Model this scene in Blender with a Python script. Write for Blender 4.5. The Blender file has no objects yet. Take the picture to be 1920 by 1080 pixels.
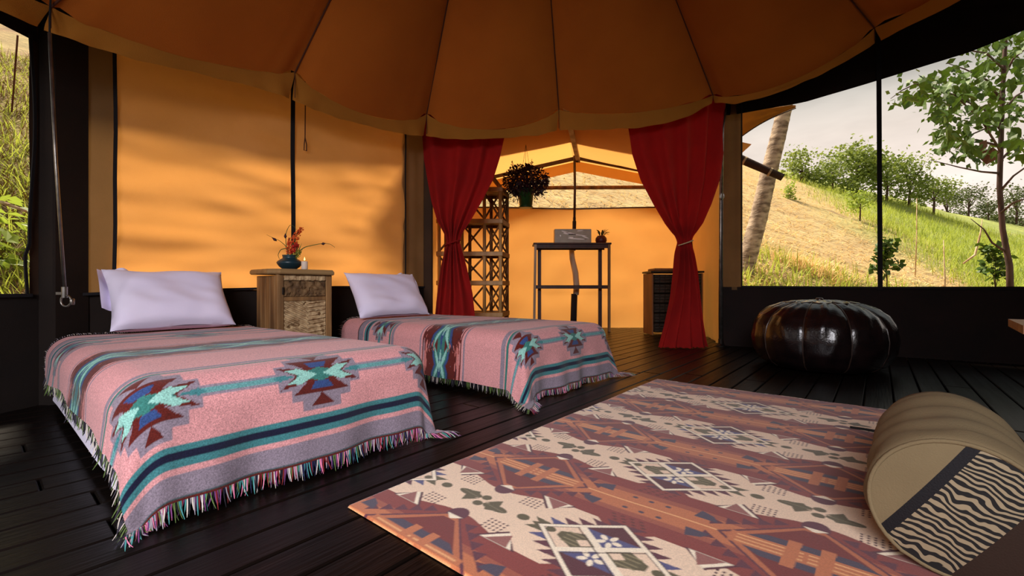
import bpy, bmesh, math, random
import numpy as np
from mathutils import Vector, Matrix
from mathutils import noise as mnoise

PI = math.pi
S = bpy.context.scene
COL = S.collection
rnd = random.Random(7)

# ------------------------------------------------------------------ camera, sky, sun, fill lamp, exposure
FOC = 831.0                      # focal length in pixels of the 1920 wide frame
CAM_H = 0.62
cd = bpy.data.cameras.new('camera'); cam = bpy.data.objects.new('camera', cd); COL.objects.link(cam)
cam.location = (0, 0, CAM_H); cam.rotation_euler = (PI/2, 0, 0)
cd.sensor_width = 36.0; cd.lens = 36.0*FOC/1920.0; cd.clip_start = 0.02; cd.clip_end = 400
S.camera = cam

wd = bpy.data.worlds.new('overcast_sky'); S.world = wd; wd.use_nodes = True
def build_world():
    nt = wd.node_tree; nt.nodes.clear(); N = nt.nodes.new; L = nt.links.new
    tc = N('ShaderNodeTexCoord'); sep = N('ShaderNodeSeparateXYZ'); L(tc.outputs['Generated'], sep.inputs[0])
    ramp = N('ShaderNodeValToRGB'); e = ramp.color_ramp.elements
    e[0].position = 0.0; e[0].color = (0.72, 0.62, 0.52, 1)
    e[1].position = 1.0; e[1].color = (0.36, 0.40, 0.42, 1)
    for p, c in ((0.16, (1.0, 0.86, 0.78, 1)), (0.27, (0.80, 0.70, 0.62, 1)), (0.36, (0.46, 0.45, 0.41, 1)), (0.5, (0.40, 0.42, 0.40, 1))):
        x = e.new(p); x.color = c
    L(sep.outputs['Z'], ramp.inputs[0])
    mp = N('ShaderNodeMapping'); mp.inputs['Scale'].default_value = (2.0, 2.0, 7.0); L(tc.outputs['Generated'], mp.inputs[0])
    nz = N('ShaderNodeTexNoise'); nz.inputs['Scale'].default_value = 1.6; nz.inputs['Detail'].default_value = 5; L(mp.outputs[0], nz.inputs[0])
    mr = N('ShaderNodeMapRange'); mr.inputs[1].default_value = .3; mr.inputs[2].default_value = .7
    mr.inputs[3].default_value = 0.78; mr.inputs[4].default_value = 1.22; L(nz.outputs[0], mr.inputs[0])
    mul = N('ShaderNodeVectorMath'); mul.operation = 'SCALE'; L(ramp.outputs[0], mul.inputs[0]); L(mr.outputs[0], mul.inputs['Scale'])
    bg = N('ShaderNodeBackground'); bg.inputs['Strength'].default_value = 1.0; L(mul.outputs[0], bg.inputs[0])
    out = N('ShaderNodeOutputWorld'); L(bg.outputs[0], out.inputs[0])
build_world()

sl = bpy.data.lights.new('sun', 'SUN'); sun = bpy.data.objects.new('sun', sl); COL.objects.link(sun)
sl.energy = 11.0; sl.angle = math.radians(9); sl.color = (1.0, 0.87, 0.68)
SUN_TO = Vector((-0.34, 0.40, 0.85)).normalized()
sun.rotation_euler = SUN_TO.to_track_quat('Z', 'Y').to_euler(); sun.location = (-6, 12, 14)

# added fill lamp behind the camera, just inside the unseen tent front
al = bpy.data.lights.new('front_fill_light', 'AREA'); alo = bpy.data.objects.new('front_fill_light', al); COL.objects.link(alo)
al.shape = 'RECTANGLE'; al.size = 1.9; al.size_y = 1.3; al.energy = 68; al.color = (0.97, 0.94, 1.0); al.spread = math.radians(84)
alo.location = (-0.75, -1.95, 2.15)
alo.rotation_euler = (Vector(alo.location) - Vector((-0.35, 2.0, 0.25))).to_track_quat('Z', 'Y').to_euler()

vs = S.view_settings; vs.view_transform = 'Standard'; vs.look = 'None'; vs.gamma = 1.0; vs.use_curve_mapping = False
vs.exposure = 0.0
S.display_settings.display_device = 'sRGB'
S.cycles.use_denoising = True
S.cycles.max_bounces = 8; S.cycles.diffuse_bounces = 4; S.cycles.transmission_bounces = 6; S.cycles.transparent_max_bounces = 8
S.cycles.sample_clamp_indirect = 6.0
S.cycles.caustics_reflective = False; S.cycles.caustics_refractive = False

# ------------------------------------------------------------------ coordinates
SU, CU = 0.6374, 0.7705          # the tent's long walls and beds run along U, the beds' length along V
def W(u, v, z=0.0): return (u*SU - v*CU, u*CU + v*SU, z)
ROT_U = math.atan2(CU, SU)
def at(px, py, Y): return ((px-960)/FOC*Y, Y, CAM_H + (540-py)/FOC*Y)
def u_on(px, v):
    r = (px-960)/FOC
    return v*(CU + SU*r)/(SU - CU*r)
def s2l(c):
    c = np.asarray(c, dtype=float)/255.0
    return np.where(c <= 0.04045, c/12.92, ((c+0.055)/1.055)**2.4)
def lin(r, g, b): return tuple(float(x) for x in s2l((r, g, b)))

# ------------------------------------------------------------------ materials
def mat(name, col, rough=0.7, col2=None, scale=8.0, stretch=(1, 1, 1), bump=0.0, bscale=60.0, spec=0.4, metal=0.0,
        trans=0.0, tcol=None, detail=4.0, coat=0.0, lo=.35, hi=.65, sheen=0.0, rvar=0.0, coords='Object'):
    m = bpy.data.materials.new(name); m.use_nodes = True
    nt = m.node_tree; N = nt.nodes.new; L = nt.links.new
    b = nt.nodes['Principled BSDF']; out = nt.nodes['Material Output']
    b.inputs['Roughness'].default_value = rough; b.inputs['Metallic'].default_value = metal
    b.inputs['Specular IOR Level'].default_value = spec; b.inputs['Coat Weight'].default_value = coat
    b.inputs['Sheen Weight'].default_value = sheen
    b.inputs['Base Color'].default_value = (*col, 1)
    tc = N('ShaderNodeTexCoord'); mp = N('ShaderNodeMapping'); mp.inputs['Scale'].default_value = stretch
    L(tc.outputs[coords], mp.inputs[0])
    csock = None
    if col2 is not None:
        nz = N('ShaderNodeTexNoise'); nz.inputs['Scale'].default_value = scale; nz.inputs['Detail'].default_value = detail
        L(mp.outputs[0], nz.inputs[0])
        rp = N('ShaderNodeValToRGB'); rp.color_ramp.elements[0].position = lo; rp.color_ramp.elements[1].position = hi
        rp.color_ramp.elements[0].color = (*col, 1); rp.color_ramp.elements[1].color = (*col2, 1)
        L(nz.outputs[0], rp.inputs[0]); L(rp.outputs[0], b.inputs['Base Color']); csock = rp.outputs[0]
        if rvar:
            mr = N('ShaderNodeMapRange'); mr.inputs[3].default_value = rough-rvar; mr.inputs[4].default_value = rough+rvar
            L(nz.outputs[0], mr.inputs[0]); L(mr.outputs[0], b.inputs['Roughness'])
    if bump:
        n2 = N('ShaderNodeTexNoise'); n2.inputs['Scale'].default_value = bscale; n2.inputs['Detail'].default_value = 3
        L(mp.outputs[0], n2.inputs[0])
        bp = N('ShaderNodeBump'); bp.inputs['Strength'].default_value = bump; bp.inputs['Distance'].default_value = 0.01
        L(n2.outputs[0], bp.inputs['Height']); L(bp.outputs[0], b.inputs['Normal'])
    if trans:
        t = N('ShaderNodeBsdfTranslucent'); t.inputs[0].default_value = (*(tcol or col), 1)
        mx = N('ShaderNodeMixShader'); mx.inputs[0].default_value = trans
        L(b.outputs[0], mx.inputs[1]); L(t.outputs[0], mx.inputs[2]); L(mx.outputs[0], out.inputs[0])
    return m

def attr_mat(name, attr, rough=0.9, bump=0.0, bscale=700, speckle=0.0, sscale=400, sheen=0.2):
    m = bpy.data.materials.new(name); m.use_nodes = True
    nt = m.node_tree; N = nt.nodes.new; L = nt.links.new; b = nt.nodes['Principled BSDF']
    b.inputs['Roughness'].default_value = rough; b.inputs['Specular IOR Level'].default_value = 0.15
    b.inputs['Sheen Weight'].default_value = sheen
    a = N('ShaderNodeAttribute'); a.attribute_name = attr
    tc = N('ShaderNodeTexCoord'); nz = N('ShaderNodeTexNoise'); nz.inputs['Scale'].default_value = sscale; nz.inputs['Detail'].default_value = 2
    L(tc.outputs['Object'], nz.inputs[0])
    mr = N('ShaderNodeMapRange'); mr.inputs[1].default_value = .3; mr.inputs[2].default_value = .7
    mr.inputs[3].default_value = 1-speckle; mr.inputs[4].default_value = 1+speckle; L(nz.outputs[0], mr.inputs[0])
    v = N('ShaderNodeVectorMath'); v.operation = 'SCALE'; L(a.outputs['Color'], v.inputs[0]); L(mr.outputs[0], v.inputs['Scale'])
    L(v.outputs[0], b.inputs['Base Color'])
    if bump:
        n2 = N('ShaderNodeTexNoise'); n2.inputs['Scale'].default_value = bscale; L(tc.outputs['Object'], n2.inputs[0])
        bp = N('ShaderNodeBump'); bp.inputs['Strength'].default_value = bump; bp.inputs['Distance'].default_value = 0.003
        L(n2.outputs[0], bp.inputs['Height']); L(bp.outputs[0], b.inputs['Normal'])
    return m

M = {}
M['canvas_orange'] = mat('orange_canvas', lin(206, 148, 86), .9, lin(192, 134, 72), 3.0, bump=.25, bscale=260, trans=.34, tcol=lin(236, 166, 88))
M['canvas_annex'] = mat('bright_orange_canvas', lin(232, 160, 80), .9, lin(224, 150, 70), 2.0, bump=.15, bscale=260, trans=.40, tcol=lin(252, 184, 98))
M['canvas_tan'] = mat('tan_canvas', lin(112, 84, 52), .9, lin(96, 72, 44), 4.0, bump=.25, bscale=260, trans=.16, tcol=lin(160, 118, 70))
M['canvas_liner'] = mat('amber_ceiling_canvas', lin(186, 102, 24), .9, lin(172, 92, 18), 1.5, bump=.25, bscale=260, trans=.15, tcol=lin(190, 110, 36))
M['canvas_valance'] = mat('ochre_valance_canvas', lin(172, 112, 34), .9, lin(158, 102, 28), 2.5, bump=.25, bscale=260, trans=.15)
M['canvas_brown'] = mat('brown_canvas', lin(62, 40, 22), .9, lin(50, 32, 18), 4.0, bump=.2, bscale=260)
M['canvas_dark'] = mat('dark_skirt_canvas', lin(28, 17, 10), .9, lin(20, 12, 7), 4.0, bump=.2, bscale=260)
M['canvas_maroon'] = mat('dark_maroon_canvas', lin(26, 12, 9), .9, lin(18, 8, 6), 4.0, bump=.2, bscale=260)
M['roof_fly'] = mat('outer_roof_canvas', lin(120, 86, 48), .95, lin(105, 74, 42), 2.0)
M['webbing'] = mat('black_webbing', lin(16, 14, 18), .8, bump=.3, bscale=300)
M['seam'] = mat('seam_piping', lin(74, 36, 20), .85)
M['steel'] = mat('grey_steel', lin(150, 145, 138), .35, lin(120, 116, 110), 20, metal=.9)
M['dark_steel'] = mat('dark_steel', lin(40, 34, 30), .4, metal=.6)
M['floor_wood'] = mat('dark_floor_wood', lin(17, 10, 7), .36, lin(8, 5, 4), 5.0, stretch=(.35, 7, 1), bump=.2, bscale=14, spec=.22, rvar=.1)
M['wood_dark'] = mat('dark_stained_wood', lin(70, 34, 22), .5, lin(48, 22, 14), 14, stretch=(1, 1, .15), bump=.2, bscale=40)
M['wood_mid'] = mat('weathered_brown_wood', lin(150, 112, 68), .75, lin(96, 68, 40), 16, stretch=(1, 1, .12), bump=.5, bscale=30)
M['wood_top'] = mat('worn_table_wood', lin(156, 126, 82), .7, lin(112, 84, 52), 10, stretch=(.15, 1, 1), bump=.3, bscale=30)
M['wood_carved'] = mat('carved_pale_wood', lin(206, 180, 138), .8, lin(150, 120, 84), 22, bump=.6, bscale=60)
M['wood_carved_dark'] = mat('carved_brown_wood', lin(132, 102, 66), .8, lin(80, 58, 36), 18, bump=.6, bscale=60)
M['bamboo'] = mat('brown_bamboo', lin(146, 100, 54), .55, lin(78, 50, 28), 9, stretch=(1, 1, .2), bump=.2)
M['bamboo_lit'] = mat('lit_bamboo', lin(206, 166, 104), .5, lin(160, 120, 70), 9, stretch=(1, 1, .2), bump=.2)  # front light on the bamboo put into a lighter copy of its colour
M['driftwood'] = mat('pale_driftwood', lin(196, 176, 152), .7, lin(150, 128, 104), 8, stretch=(1, 1, .15), bump=.3)
M['desk_wood'] = mat('honey_desk_wood', lin(170, 122, 74), .5, lin(140, 96, 56), 8, stretch=(.2, 1, 1), bump=.2)
M['linen'] = mat('cool_tinted_white_cotton', lin(236, 228, 250), .85, lin(228, 220, 247), 3, bump=.15, bscale=420, sheen=.2)  # white cotton with the cool light's lavender tint put into its colour
M['sheet'] = mat('white_sheet_cotton', lin(226, 220, 236), .85, bump=.2, bscale=300)
M['mattress'] = mat('mattress_ticking', lin(190, 184, 186), .9, bump=.2, bscale=200)
M['curtain'] = mat('crimson_curtain', lin(150, 10, 6), .9, lin(134, 7, 5), 5, bump=.25, bscale=350, trans=.16, tcol=lin(214, 30, 10))
M['rope'] = mat('pale_rope', lin(196, 172, 132), .9, bump=.5, bscale=200)
M['ceramic_blue'] = mat('matte_teal_ceramic', lin(24, 60, 70), .38, lin(18, 46, 56), 6, spec=.5)
M['wax'] = mat('white_wax', lin(238, 228, 214), .5, trans=.3, tcol=lin(250, 225, 190))
M['wick'] = mat('black_wick', lin(24, 20, 18), .9)
M['stem'] = mat('green_stem', lin(74, 100, 38), .6, lin(54, 76, 30), 12)
M['leaf_blade'] = mat('green_blade_leaf', lin(70, 110, 36), .5, lin(120, 120, 40), 8, trans=.3)
M['pod'] = mat('plum_pod', lin(66, 24, 40), .55, lin(48, 18, 30), 20)
M['petal_orange'] = mat('orange_bract', lin(232, 112, 48), .65, lin(206, 78, 30), 40, trans=.25)
M['petal_red'] = mat('red_bract', lin(196, 42, 34), .65, lin(160, 26, 22), 40, trans=.25)
M['bract_yellow'] = mat('yellow_green_filler', lin(190, 170, 60), .6, lin(96, 112, 40), 40, trans=.25)
M['pot_green'] = mat('green_glazed_pot', lin(40, 74, 32), .35, lin(30, 56, 24), 6, spec=.5)
M['pot_red'] = mat('dark_red_pot', lin(92, 30, 26), .5, lin(72, 22, 20), 6)
M['leaf_purple'] = mat('dark_purple_leaf', lin(58, 28, 40), .55, lin(40, 22, 26), 20, trans=.2)
M['leaf_dark'] = mat('dark_green_leaf', lin(36, 50, 26), .5, lin(26, 36, 20), 20, trans=.2)
M['soil'] = mat('dark_soil', lin(38, 26, 18), .95)
M['trunk_woven'] = mat('dark_woven_reed', lin(52, 42, 32), .5, lin(30, 24, 18), 26, stretch=(1, 1, 5), bump=.5, bscale=80)
M['trunk_panel'] = mat('brown_side_board', lin(138, 88, 46), .6, lin(112, 70, 36), 8, stretch=(1, 1, .2))
M['box_white'] = mat('pale_pearl_paper', lin(172, 164, 144), .4, lin(160, 152, 132), 10, spec=.6)
M['box_shine'] = mat('painted_white_glare', lin(252, 250, 244), .3, spec=.8)  # near-white colour for the glare painted on the box
M['leather'] = mat('black_glossy_leather', lin(26, 16, 16), .24, lin(16, 10, 11), 12, bump=.2, bscale=90, spec=.5, coat=.25)
M['leather_seam'] = mat('dark_leather_piping', lin(52, 38, 32), .3, spec=.6, coat=.3)
M['bolster'] = mat('khaki_cotton', lin(124, 108, 78), .9, lin(114, 98, 70), 4, bump=.2, bscale=300)
M['bolster_end'] = mat('brown_cotton_end', lin(96, 74, 48), .9, bump=.2, bscale=300)
M['bolster_dark'] = mat('dark_brown_cotton_end', lin(44, 28, 18), .9, bump=.2, bscale=300)
M['palm_bark'] = mat('ringed_grey_bark', lin(176, 156, 136), .9, lin(98, 80, 66), 5, stretch=(1, 1, 2.5), bump=.8, bscale=18)
M['bark'] = mat('dark_sapling_bark', lin(88, 62, 58), .85, lin(54, 38, 34), 12, stretch=(1, 1, .2), bump=.4)
M['log'] = mat('dark_log', lin(72, 46, 30), .85, lin(44, 28, 20), 10, stretch=(.2, 1, 1), bump=.6)
M['leaf_sap'] = mat('sapling_leaf_green', lin(72, 100, 28), .55, lin(46, 66, 18), 3, trans=.14, tcol=lin(92, 124, 30))
M['leaf_tree'] = mat('tree_leaf_green', lin(132, 148, 70), .7, lin(84, 104, 44), 1.2, trans=.3, tcol=lin(150, 164, 70))
M['leaf_tree_far'] = mat('far_tree_leaf_green', lin(98, 108, 60), .8, lin(66, 78, 46), .7, trans=.2)
M['leaf_light'] = mat('light_green_shrub_leaf', lin(140, 160, 60), .6, lin(96, 124, 40), 2, trans=.35, tcol=lin(170, 190, 70))
M['grass_dry'] = mat('dry_straw', lin(240, 212, 152), .85, lin(206, 166, 112), .8, trans=.2)
M['grass_green'] = mat('green_grass_blades', lin(168, 176, 72), .75, lin(120, 140, 48), .6, trans=.35, tcol=lin(190, 200, 80))
M['scrub_stem'] = mat('brown_scrub_stems', lin(150, 122, 78), .85, lin(92, 70, 42), 1.5)
M['twig'] = mat('pale_twig', lin(206, 180, 150), .85, lin(150, 116, 88), 6)

# ------------------------------------------------------------------ mesh helpers
def link(o, parent=None):
    COL.objects.link(o)
    if parent is not None: o.parent = parent
    return o
def tag(o, label=None, cat=None, group=None, kind=None):
    if label: o['label'] = label
    if cat: o['category'] = cat
    if group: o['group'] = group
    if kind: o['kind'] = kind
    return o
def empty(name, loc=(0, 0, 0), rz=0.0, parent=None):
    o = bpy.data.objects.new(name, None); o.empty_display_size = .1
    o.location = loc; o.rotation_euler = (0, 0, rz)
    return link(o, parent)
def thing(name, label, cat, loc=(0, 0, 0), rz=0.0, group=None):
    return tag(empty(name, loc, rz), label, cat, group)

class MB:
    """collects simple shapes into one mesh"""
    def __init__(s): s.v = []; s.f = []; s.n = 0; s.mi = []
    def add(s, v, f, mi=0):
        k = len(s.v); s.v.extend([tuple(p) for p in v]); s.f.extend([tuple(i+k for i in q) for q in f]); s.mi.extend([mi]*len(f))
        return s
    def box(s, c, d, rz=0.0, bev=0.0, mi=0):
        hx, hy, hz = d[0]/2, d[1]/2, d[2]/2
        b = min(bev, hx*.9, hy*.9, hz*.9)
        if b <= 0:
            v = [(sx*hx, sy*hy, sz*hz) for sz in (-1, 1) for sy in (-1, 1) for sx in (-1, 1)]
            f = [(0, 2, 3, 1), (4, 5, 7, 6), (0, 1, 5, 4), (2, 6, 7, 3), (0, 4, 6, 2), (1, 3, 7, 5)]
        else:
            bm = bmesh.new(); bmesh.ops.create_cube(bm, size=1)
            for q in bm.verts: q.co = Vector((q.co.x*d[0], q.co.y*d[1], q.co.z*d[2]))
            bmesh.ops.bevel(bm, geom=bm.edges[:], offset=b, segments=1, affect='EDGES', profile=.5)
            bm.verts.index_update(); v = [tuple(q.co) for q in bm.verts]; f = [tuple(q.index for q in p.verts) for p in bm.faces]; bm.free()
        cr, sr = math.cos(rz), math.sin(rz)
        v = [(c[0]+x*cr-y*sr, c[1]+x*sr+y*cr, c[2]+z) for x, y, z in v]
        return s.add(v, f, mi)
    def beam(s, a, b, w, h, mi=0, up=(0, 0, 1)):
        a, b = Vector(a), Vector(b); d = (b-a).normalized(); up = Vector(up)
        if abs(d.dot(up)) > .97: up = Vector((0, 1, 0))
        x = d.cross(up).normalized(); y = x.cross(d).normalized()
        v = []
        for p in (a, b):
            for sx, sy in ((-1, -1), (1, -1), (1, 1), (-1, 1)): v.append(p + x*sx*w/2 + y*sy*h/2)
        return s.add(v, [(3, 2, 1, 0), (4, 5, 6, 7), (0, 1, 5, 4), (1, 2, 6, 5), (2, 3, 7, 6), (3, 0, 4, 7)], mi)
    def tube(s, pts, r, n=8, mi=0, cap=True):
        pts = [Vector(p) for p in pts]; k = len(pts)
        rs = r if hasattr(r, '__len__') else [r]*k
        v = []; f = []; x = None
        for i, p in enumerate(pts):
            d = (pts[min(i+1, k-1)] - pts[max(i-1, 0)]).normalized()
            if x is None:
                u = Vector((0, 0, 1)) if abs(d.z) < .9 else Vector((1, 0, 0)); x = d.cross(u).normalized()
            else: x = (x - d*x.dot(d)).normalized()
            y = d.cross(x)
            for j in range(n):
                a = 2*PI*j/n; v.append(p + (x*math.cos(a) + y*math.sin(a))*rs[i])
        for i in range(k-1):
            for j in range(n):
                j2 = (j+1) % n; f.append((i*n+j, i*n+j2, (i+1)*n+j2, (i+1)*n+j))
        if cap: f.append(tuple(range(n))[::-1]); f.append(tuple((k-1)*n+j for j in range(n)))
        return s.add(v, f, mi)
    def lathe(s, prof, n=32, c=(0, 0, 0), mi=0):
        v = []; f = []; k = len(prof)
        for r, z in prof:
            for j in range(n):
                a = 2*PI*j/n; v.append((c[0]+r*math.cos(a), c[1]+r*math.sin(a), c[2]+z))
        for i in range(k-1):
            for j in range(n):
                j2 = (j+1) % n; f.append((i*n+j, i*n+j2, (i+1)*n+j2, (i+1)*n+j))
        f.append(tuple(range(n))[::-1]); f.append(tuple((k-1)*n+j for j in range(n)))
        return s.add(v, f, mi)
    def build(s, name, m, parent=None, smooth=False):
        me = bpy.data.meshes.new(name); me.from_pydata(s.v, [], s.f)
        for x in (m if isinstance(m, (list, tuple)) else [m]): me.materials.append(x)
        if any(s.mi): me.polygons.foreach_set('material_index', s.mi)
        if smooth: me.polygons.foreach_set('use_smooth', [True]*len(s.f))
        me.update(); o = bpy.data.objects.new(name, me)
        return link(o, parent)

def grid_obj(name, P, m, parent=None, smooth=True, attr=None, closed_u=False, uvs=False):
    """P: array (nv, nu, 3) of points -> one quad mesh"""
    P = np.asarray(P, dtype=np.float32); nv, nu = P.shape[:2]
    idx = np.arange(nv*nu, dtype=np.int32).reshape(nv, nu)
    if closed_u: idx = np.concatenate([idx, idx[:, :1]], axis=1)
    q = np.stack([idx[:-1, :-1], idx[:-1, 1:], idx[1:, 1:], idx[1:, :-1]], axis=-1).reshape(-1, 4)
    me = bpy.data.meshes.new(name)
    me.vertices.add(nv*nu); me.vertices.foreach_set('co', P.reshape(-1))
    nf = len(q); me.loops.add(nf*4); me.loops.foreach_set('vertex_index', q.reshape(-1).astype(np.int32))
    me.polygons.add(nf); me.polygons.foreach_set('loop_start', np.arange(0, nf*4, 4, dtype=np.int32))
    me.polygons.foreach_set('loop_total', np.full(nf, 4, dtype=np.int32))
    me.polygons.foreach_set('use_smooth', np.full(nf, bool(smooth)))
    me.materials.append(m)
    if attr is not None:
        nm, C = attr; at_ = me.color_attributes.new(nm, 'FLOAT_COLOR', 'POINT')
        A = np.ones((nv*nu, 4), dtype=np.float32); A[:, :3] = np.asarray(C, dtype=np.float32).reshape(-1, 3)
        at_.data.foreach_set('color', A.reshape(-1))
    me.update(calc_edges=True); me.validate()
    return link(bpy.data.objects.new(name, me), parent)

def n3(x, y, z=0.0): return mnoise.noise(Vector((x, y, z)))
def interp(x, tab):
    xs = [t[0] for t in tab]; ys = [t[1] for t in tab]
    if xs[0] > xs[-1]: xs = xs[::-1]; ys = ys[::-1]
    return float(np.interp(x, xs, ys))

class Painter:
    """fills polygons into a colour array; the array becomes a per-vertex dye colour of a woven cloth"""
    def __init__(s, x0, x1, y0, y1, nx, ny, base):
        s.x = np.linspace(x0, x1, nx); s.y = np.linspace(y0, y1, ny); s.c = np.empty((ny, nx, 3)); s.c[:] = s2l(base)
    def poly(s, pts, col):
        p = np.asarray(pts, dtype=float)
        i0, i1 = np.searchsorted(s.x, (p[:, 0].min(), p[:, 0].max())); j0, j1 = np.searchsorted(s.y, (p[:, 1].min(), p[:, 1].max()))
        if i0 >= i1 or j0 >= j1: return
        X, Y = np.meshgrid(s.x[i0:i1], s.y[j0:j1]); ins = np.zeros(X.shape, bool)
        n = len(p)
        for k in range(n):
            xa, ya = p[k]; xb, yb = p[(k+1) % n]
            if ya == yb: continue
            cond = ((ya > Y) != (yb > Y)) & (X < (xb-xa)*(Y-ya)/(yb-ya) + xa)
            ins ^= cond
        sub = s.c[j0:j1, i0:i1]; sub[ins] = s2l(col)
    def rect(s, xa, xb, ya, yb, col): s.poly([(xa, ya), (xb, ya), (xb, yb), (xa, yb)], col)
    def ell(s, cx, cy, rx, ry, col, a=0.0, n=18):
        ca, sa = math.cos(a), math.sin(a)
        s.poly([(cx + rx*math.cos(t)*ca - ry*math.sin(t)*sa, cy + rx*math.cos(t)*sa + ry*math.sin(t)*ca) for t in np.linspace(0, 2*PI, n, endpoint=False)], col)
    def line(s, a, b, w, col):
        a, b = np.array(a, float), np.array(b, float); d = (b-a)/max(1e-9, np.hypot(*(b-a))); nn = np.array((-d[1], d[0]))*w/2
        s.poly([a+nn, b+nn, b-nn, a-nn], col)

# ================================================================== the setting
WALL_V = 3.5
C_ = Vector((*W(u_on(121, WALL_V), WALL_V)[:2], 0)); A_ = Vector((*W(u_on(800, WALL_V), WALL_V)[:2], 0))
B_ = Vector((2.27, 4.80, 0)); WDIR = Vector((0.839, -0.545, 0)); D_ = B_ + WDIR*3.4
E_ = Vector((5.1, -.4, 0)); F_ = Vector((3.0, -2.2, 0)); G_ = Vector((-1.7, -2.2, 0)); H_ = Vector((-2.85, -.3, 0))
RING = [C_, A_, B_, D_, E_, F_, G_, H_]; EAVE = [2.25, 2.5, 2.68, 2.78, 2.75, 2.6, 2.45, 2.25]
AX_L = Vector((-1.12, 6.95, 0)); AX_R = Vector((2.82, 6.95, 0))
CEN = Vector((0.6, 1.7, 0))

def inside(poly, x, y):
    r = False; n = len(poly)
    for i in range(n):
        a, b = poly[i], poly[(i+1) % n]
        if (a[1] > y) != (b[1] > y) and x < (b[0]-a[0])*(y-a[1])/(b[1]-a[1]) + a[0]: r = not r
    return r
FOOT = [C_, A_, AX_L, AX_R, B_, D_, E_, F_, G_, H_]
FOOT2 = [(CEN.x + (p.x-CEN.x)*1.06, CEN.y + (p.y-CEN.y)*1.06) for p in FOOT]

# floor: dark boards running along U
floor = tag(empty('floor'), kind='structure')
fr = random.Random(3); PW = 0.128
for row in range(-42, 62):
    v = row*PW; us = [u for u in np.arange(-3.4, 8.4, .12) if inside(FOOT2, *W(u, v)[:2])]
    if len(us) < 3: continue
    u0, u1 = us[0], us[-1]; u = u0; off = fr.uniform(1.2, 3.2)
    while u < u1-.05:
        e = min(u1, u+off)
        if u1-e < .5: e = u1
        mb = MB(); mb.box((0, 0, 0), (e-u-.006, PW-.007, .034), bev=.004)
        o = mb.build('plank', M['floor_wood'], floor); c = W((u+e)/2, v, -.0185 + fr.uniform(-.0006, .0006))
        o.location = c; o.rotation_euler = (0, 0, ROT_U); u = e; off = fr.uniform(2.6, 3.6)
base = MB(); base.add([(p[0], p[1], -.05) for p in FOOT2] + [(p[0], p[1], -.12) for p in FOOT2],
    [tuple(range(len(FOOT2)))] + [tuple(range(len(FOOT2), 2*len(FOOT2)))[::-1]] + [(i, i+len(FOOT2), (i+1) % len(FOOT2)+len(FOOT2), (i+1) % len(FOOT2)) for i in range(len(FOOT2))])
base.build('subfloor', M['canvas_dark'], floor)

def cloth_panel(name, p0, p1, zb, zt, m, parent, nu=40, nv=40, amp=.012, seed=0, fx=3.0, fz=3.0, off=0.0, pleats=0.0, npl=6):
    """a hanging sheet of canvas between two plan points; zb, zt are numbers or functions of t"""
    p0, p1 = Vector(p0), Vector(p1); d = (p1-p0); nrm = Vector((d.y, -d.x, 0)).normalized()
    P = np.zeros((nv, nu, 3))
    for j in range(nv):
        for i in range(nu):
            t = i/(nu-1); s = j/(nv-1)
            a = zb(t) if callable(zb) else zb; b = zt(t) if callable(zt) else zt
            z = a + (b-a)*s; q = p0 + d*t; L = d.length*t
            k = amp*(n3(L*fx+seed*7.3, z*fz, seed) + .5*n3(L*fx*2.3, z*fz*2.1+seed, 5)) + pleats*math.sin(2*PI*npl*t)*(.4+.6*s)
            q = q + nrm*(k+off); P[j, i] = (q.x, q.y, z)
    return grid_obj(name, P, m, parent)

# --- back wall behind the beds: orange sheets, tan side strips, dark skirt, black webbing
wall_back = tag(empty('wall_back'), kind='structure')
def pb(px, off=0.0):
    u = u_on(px, WALL_V); return Vector(W(u, WALL_V-off))
zsk = lambda px: interp(px, [(100, .57), (200, .582), (480, .608), (640, .622), (800, .622)])
def backpanel(name, pa, pb_, zb, zt, m, **k):
    fa = (lambda t: zsk(pa+(pb_-pa)*t)+.0) if zb == 'sk' else zb
    fb = (lambda t: zsk(pa+(pb_-pa)*t)+.012) if zt == 'sk' else zt
    return cloth_panel(name, pb(pa), pb(pb_), fa, fb, m, wall_back, **k)
backpanel('orange_panel', 213, 547, 'sk', 2.62, M['canvas_orange'], nu=90, nv=120, amp=.036, seed=1, fx=1.3, fz=4.2)
backpanel('orange_panel', 547, 757, 'sk', 2.70, M['canvas_orange'], nu=70, nv=110, amp=.034, seed=2, fx=1.5, fz=4.0)
backpanel('tan_strip', 121, 216, 'sk', 2.55, M['canvas_tan'], nu=30, nv=40, seed=3, amp=.01, off=-.012)
backpanel('tan_strip', 755, 808, 'sk', 2.75, M['canvas_tan'], nu=30, nv=40, seed=4, amp=.02, off=-.012, pleats=.006, npl=3)
backpanel('skirt', 110, 802, -.02, 'sk', M['canvas_dark'], nu=60, nv=16, seed=5, amp=.006, off=-.006)
def strap_on_back(px, w, z0, z1, name='webbing', m='webbing', dz=0.006):
    a = pb(px, .014+dz); mb = MB(); n = 14
    mb2 = MB(); u = u_on(px, WALL_V)
    for k in range(n):
        za, zb_ = z0+(z1-z0)*k/n, z0+(z1-z0)*(k+1)/n
        wa = .006*n3(px, za*2.2); wb = .006*n3(px, zb_*2.2)
        mb2.beam(W(u+wa, WALL_V-.022-dz, za), W(u+wb, WALL_V-.022-dz, zb_), w, .006, up=(-CU, SU, 0))
    return mb2.build(name, M[m], wall_back)
strap_on_back(546.5, .031, zsk(546), 2.6); strap_on_back(214, .018, zsk(214), 2.5); strap_on_back(757, .012, zsk(757), 2.7)
strap_on_back(134, .03, .2, 2.5, m='canvas_dark')
mb = MB()
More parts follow.
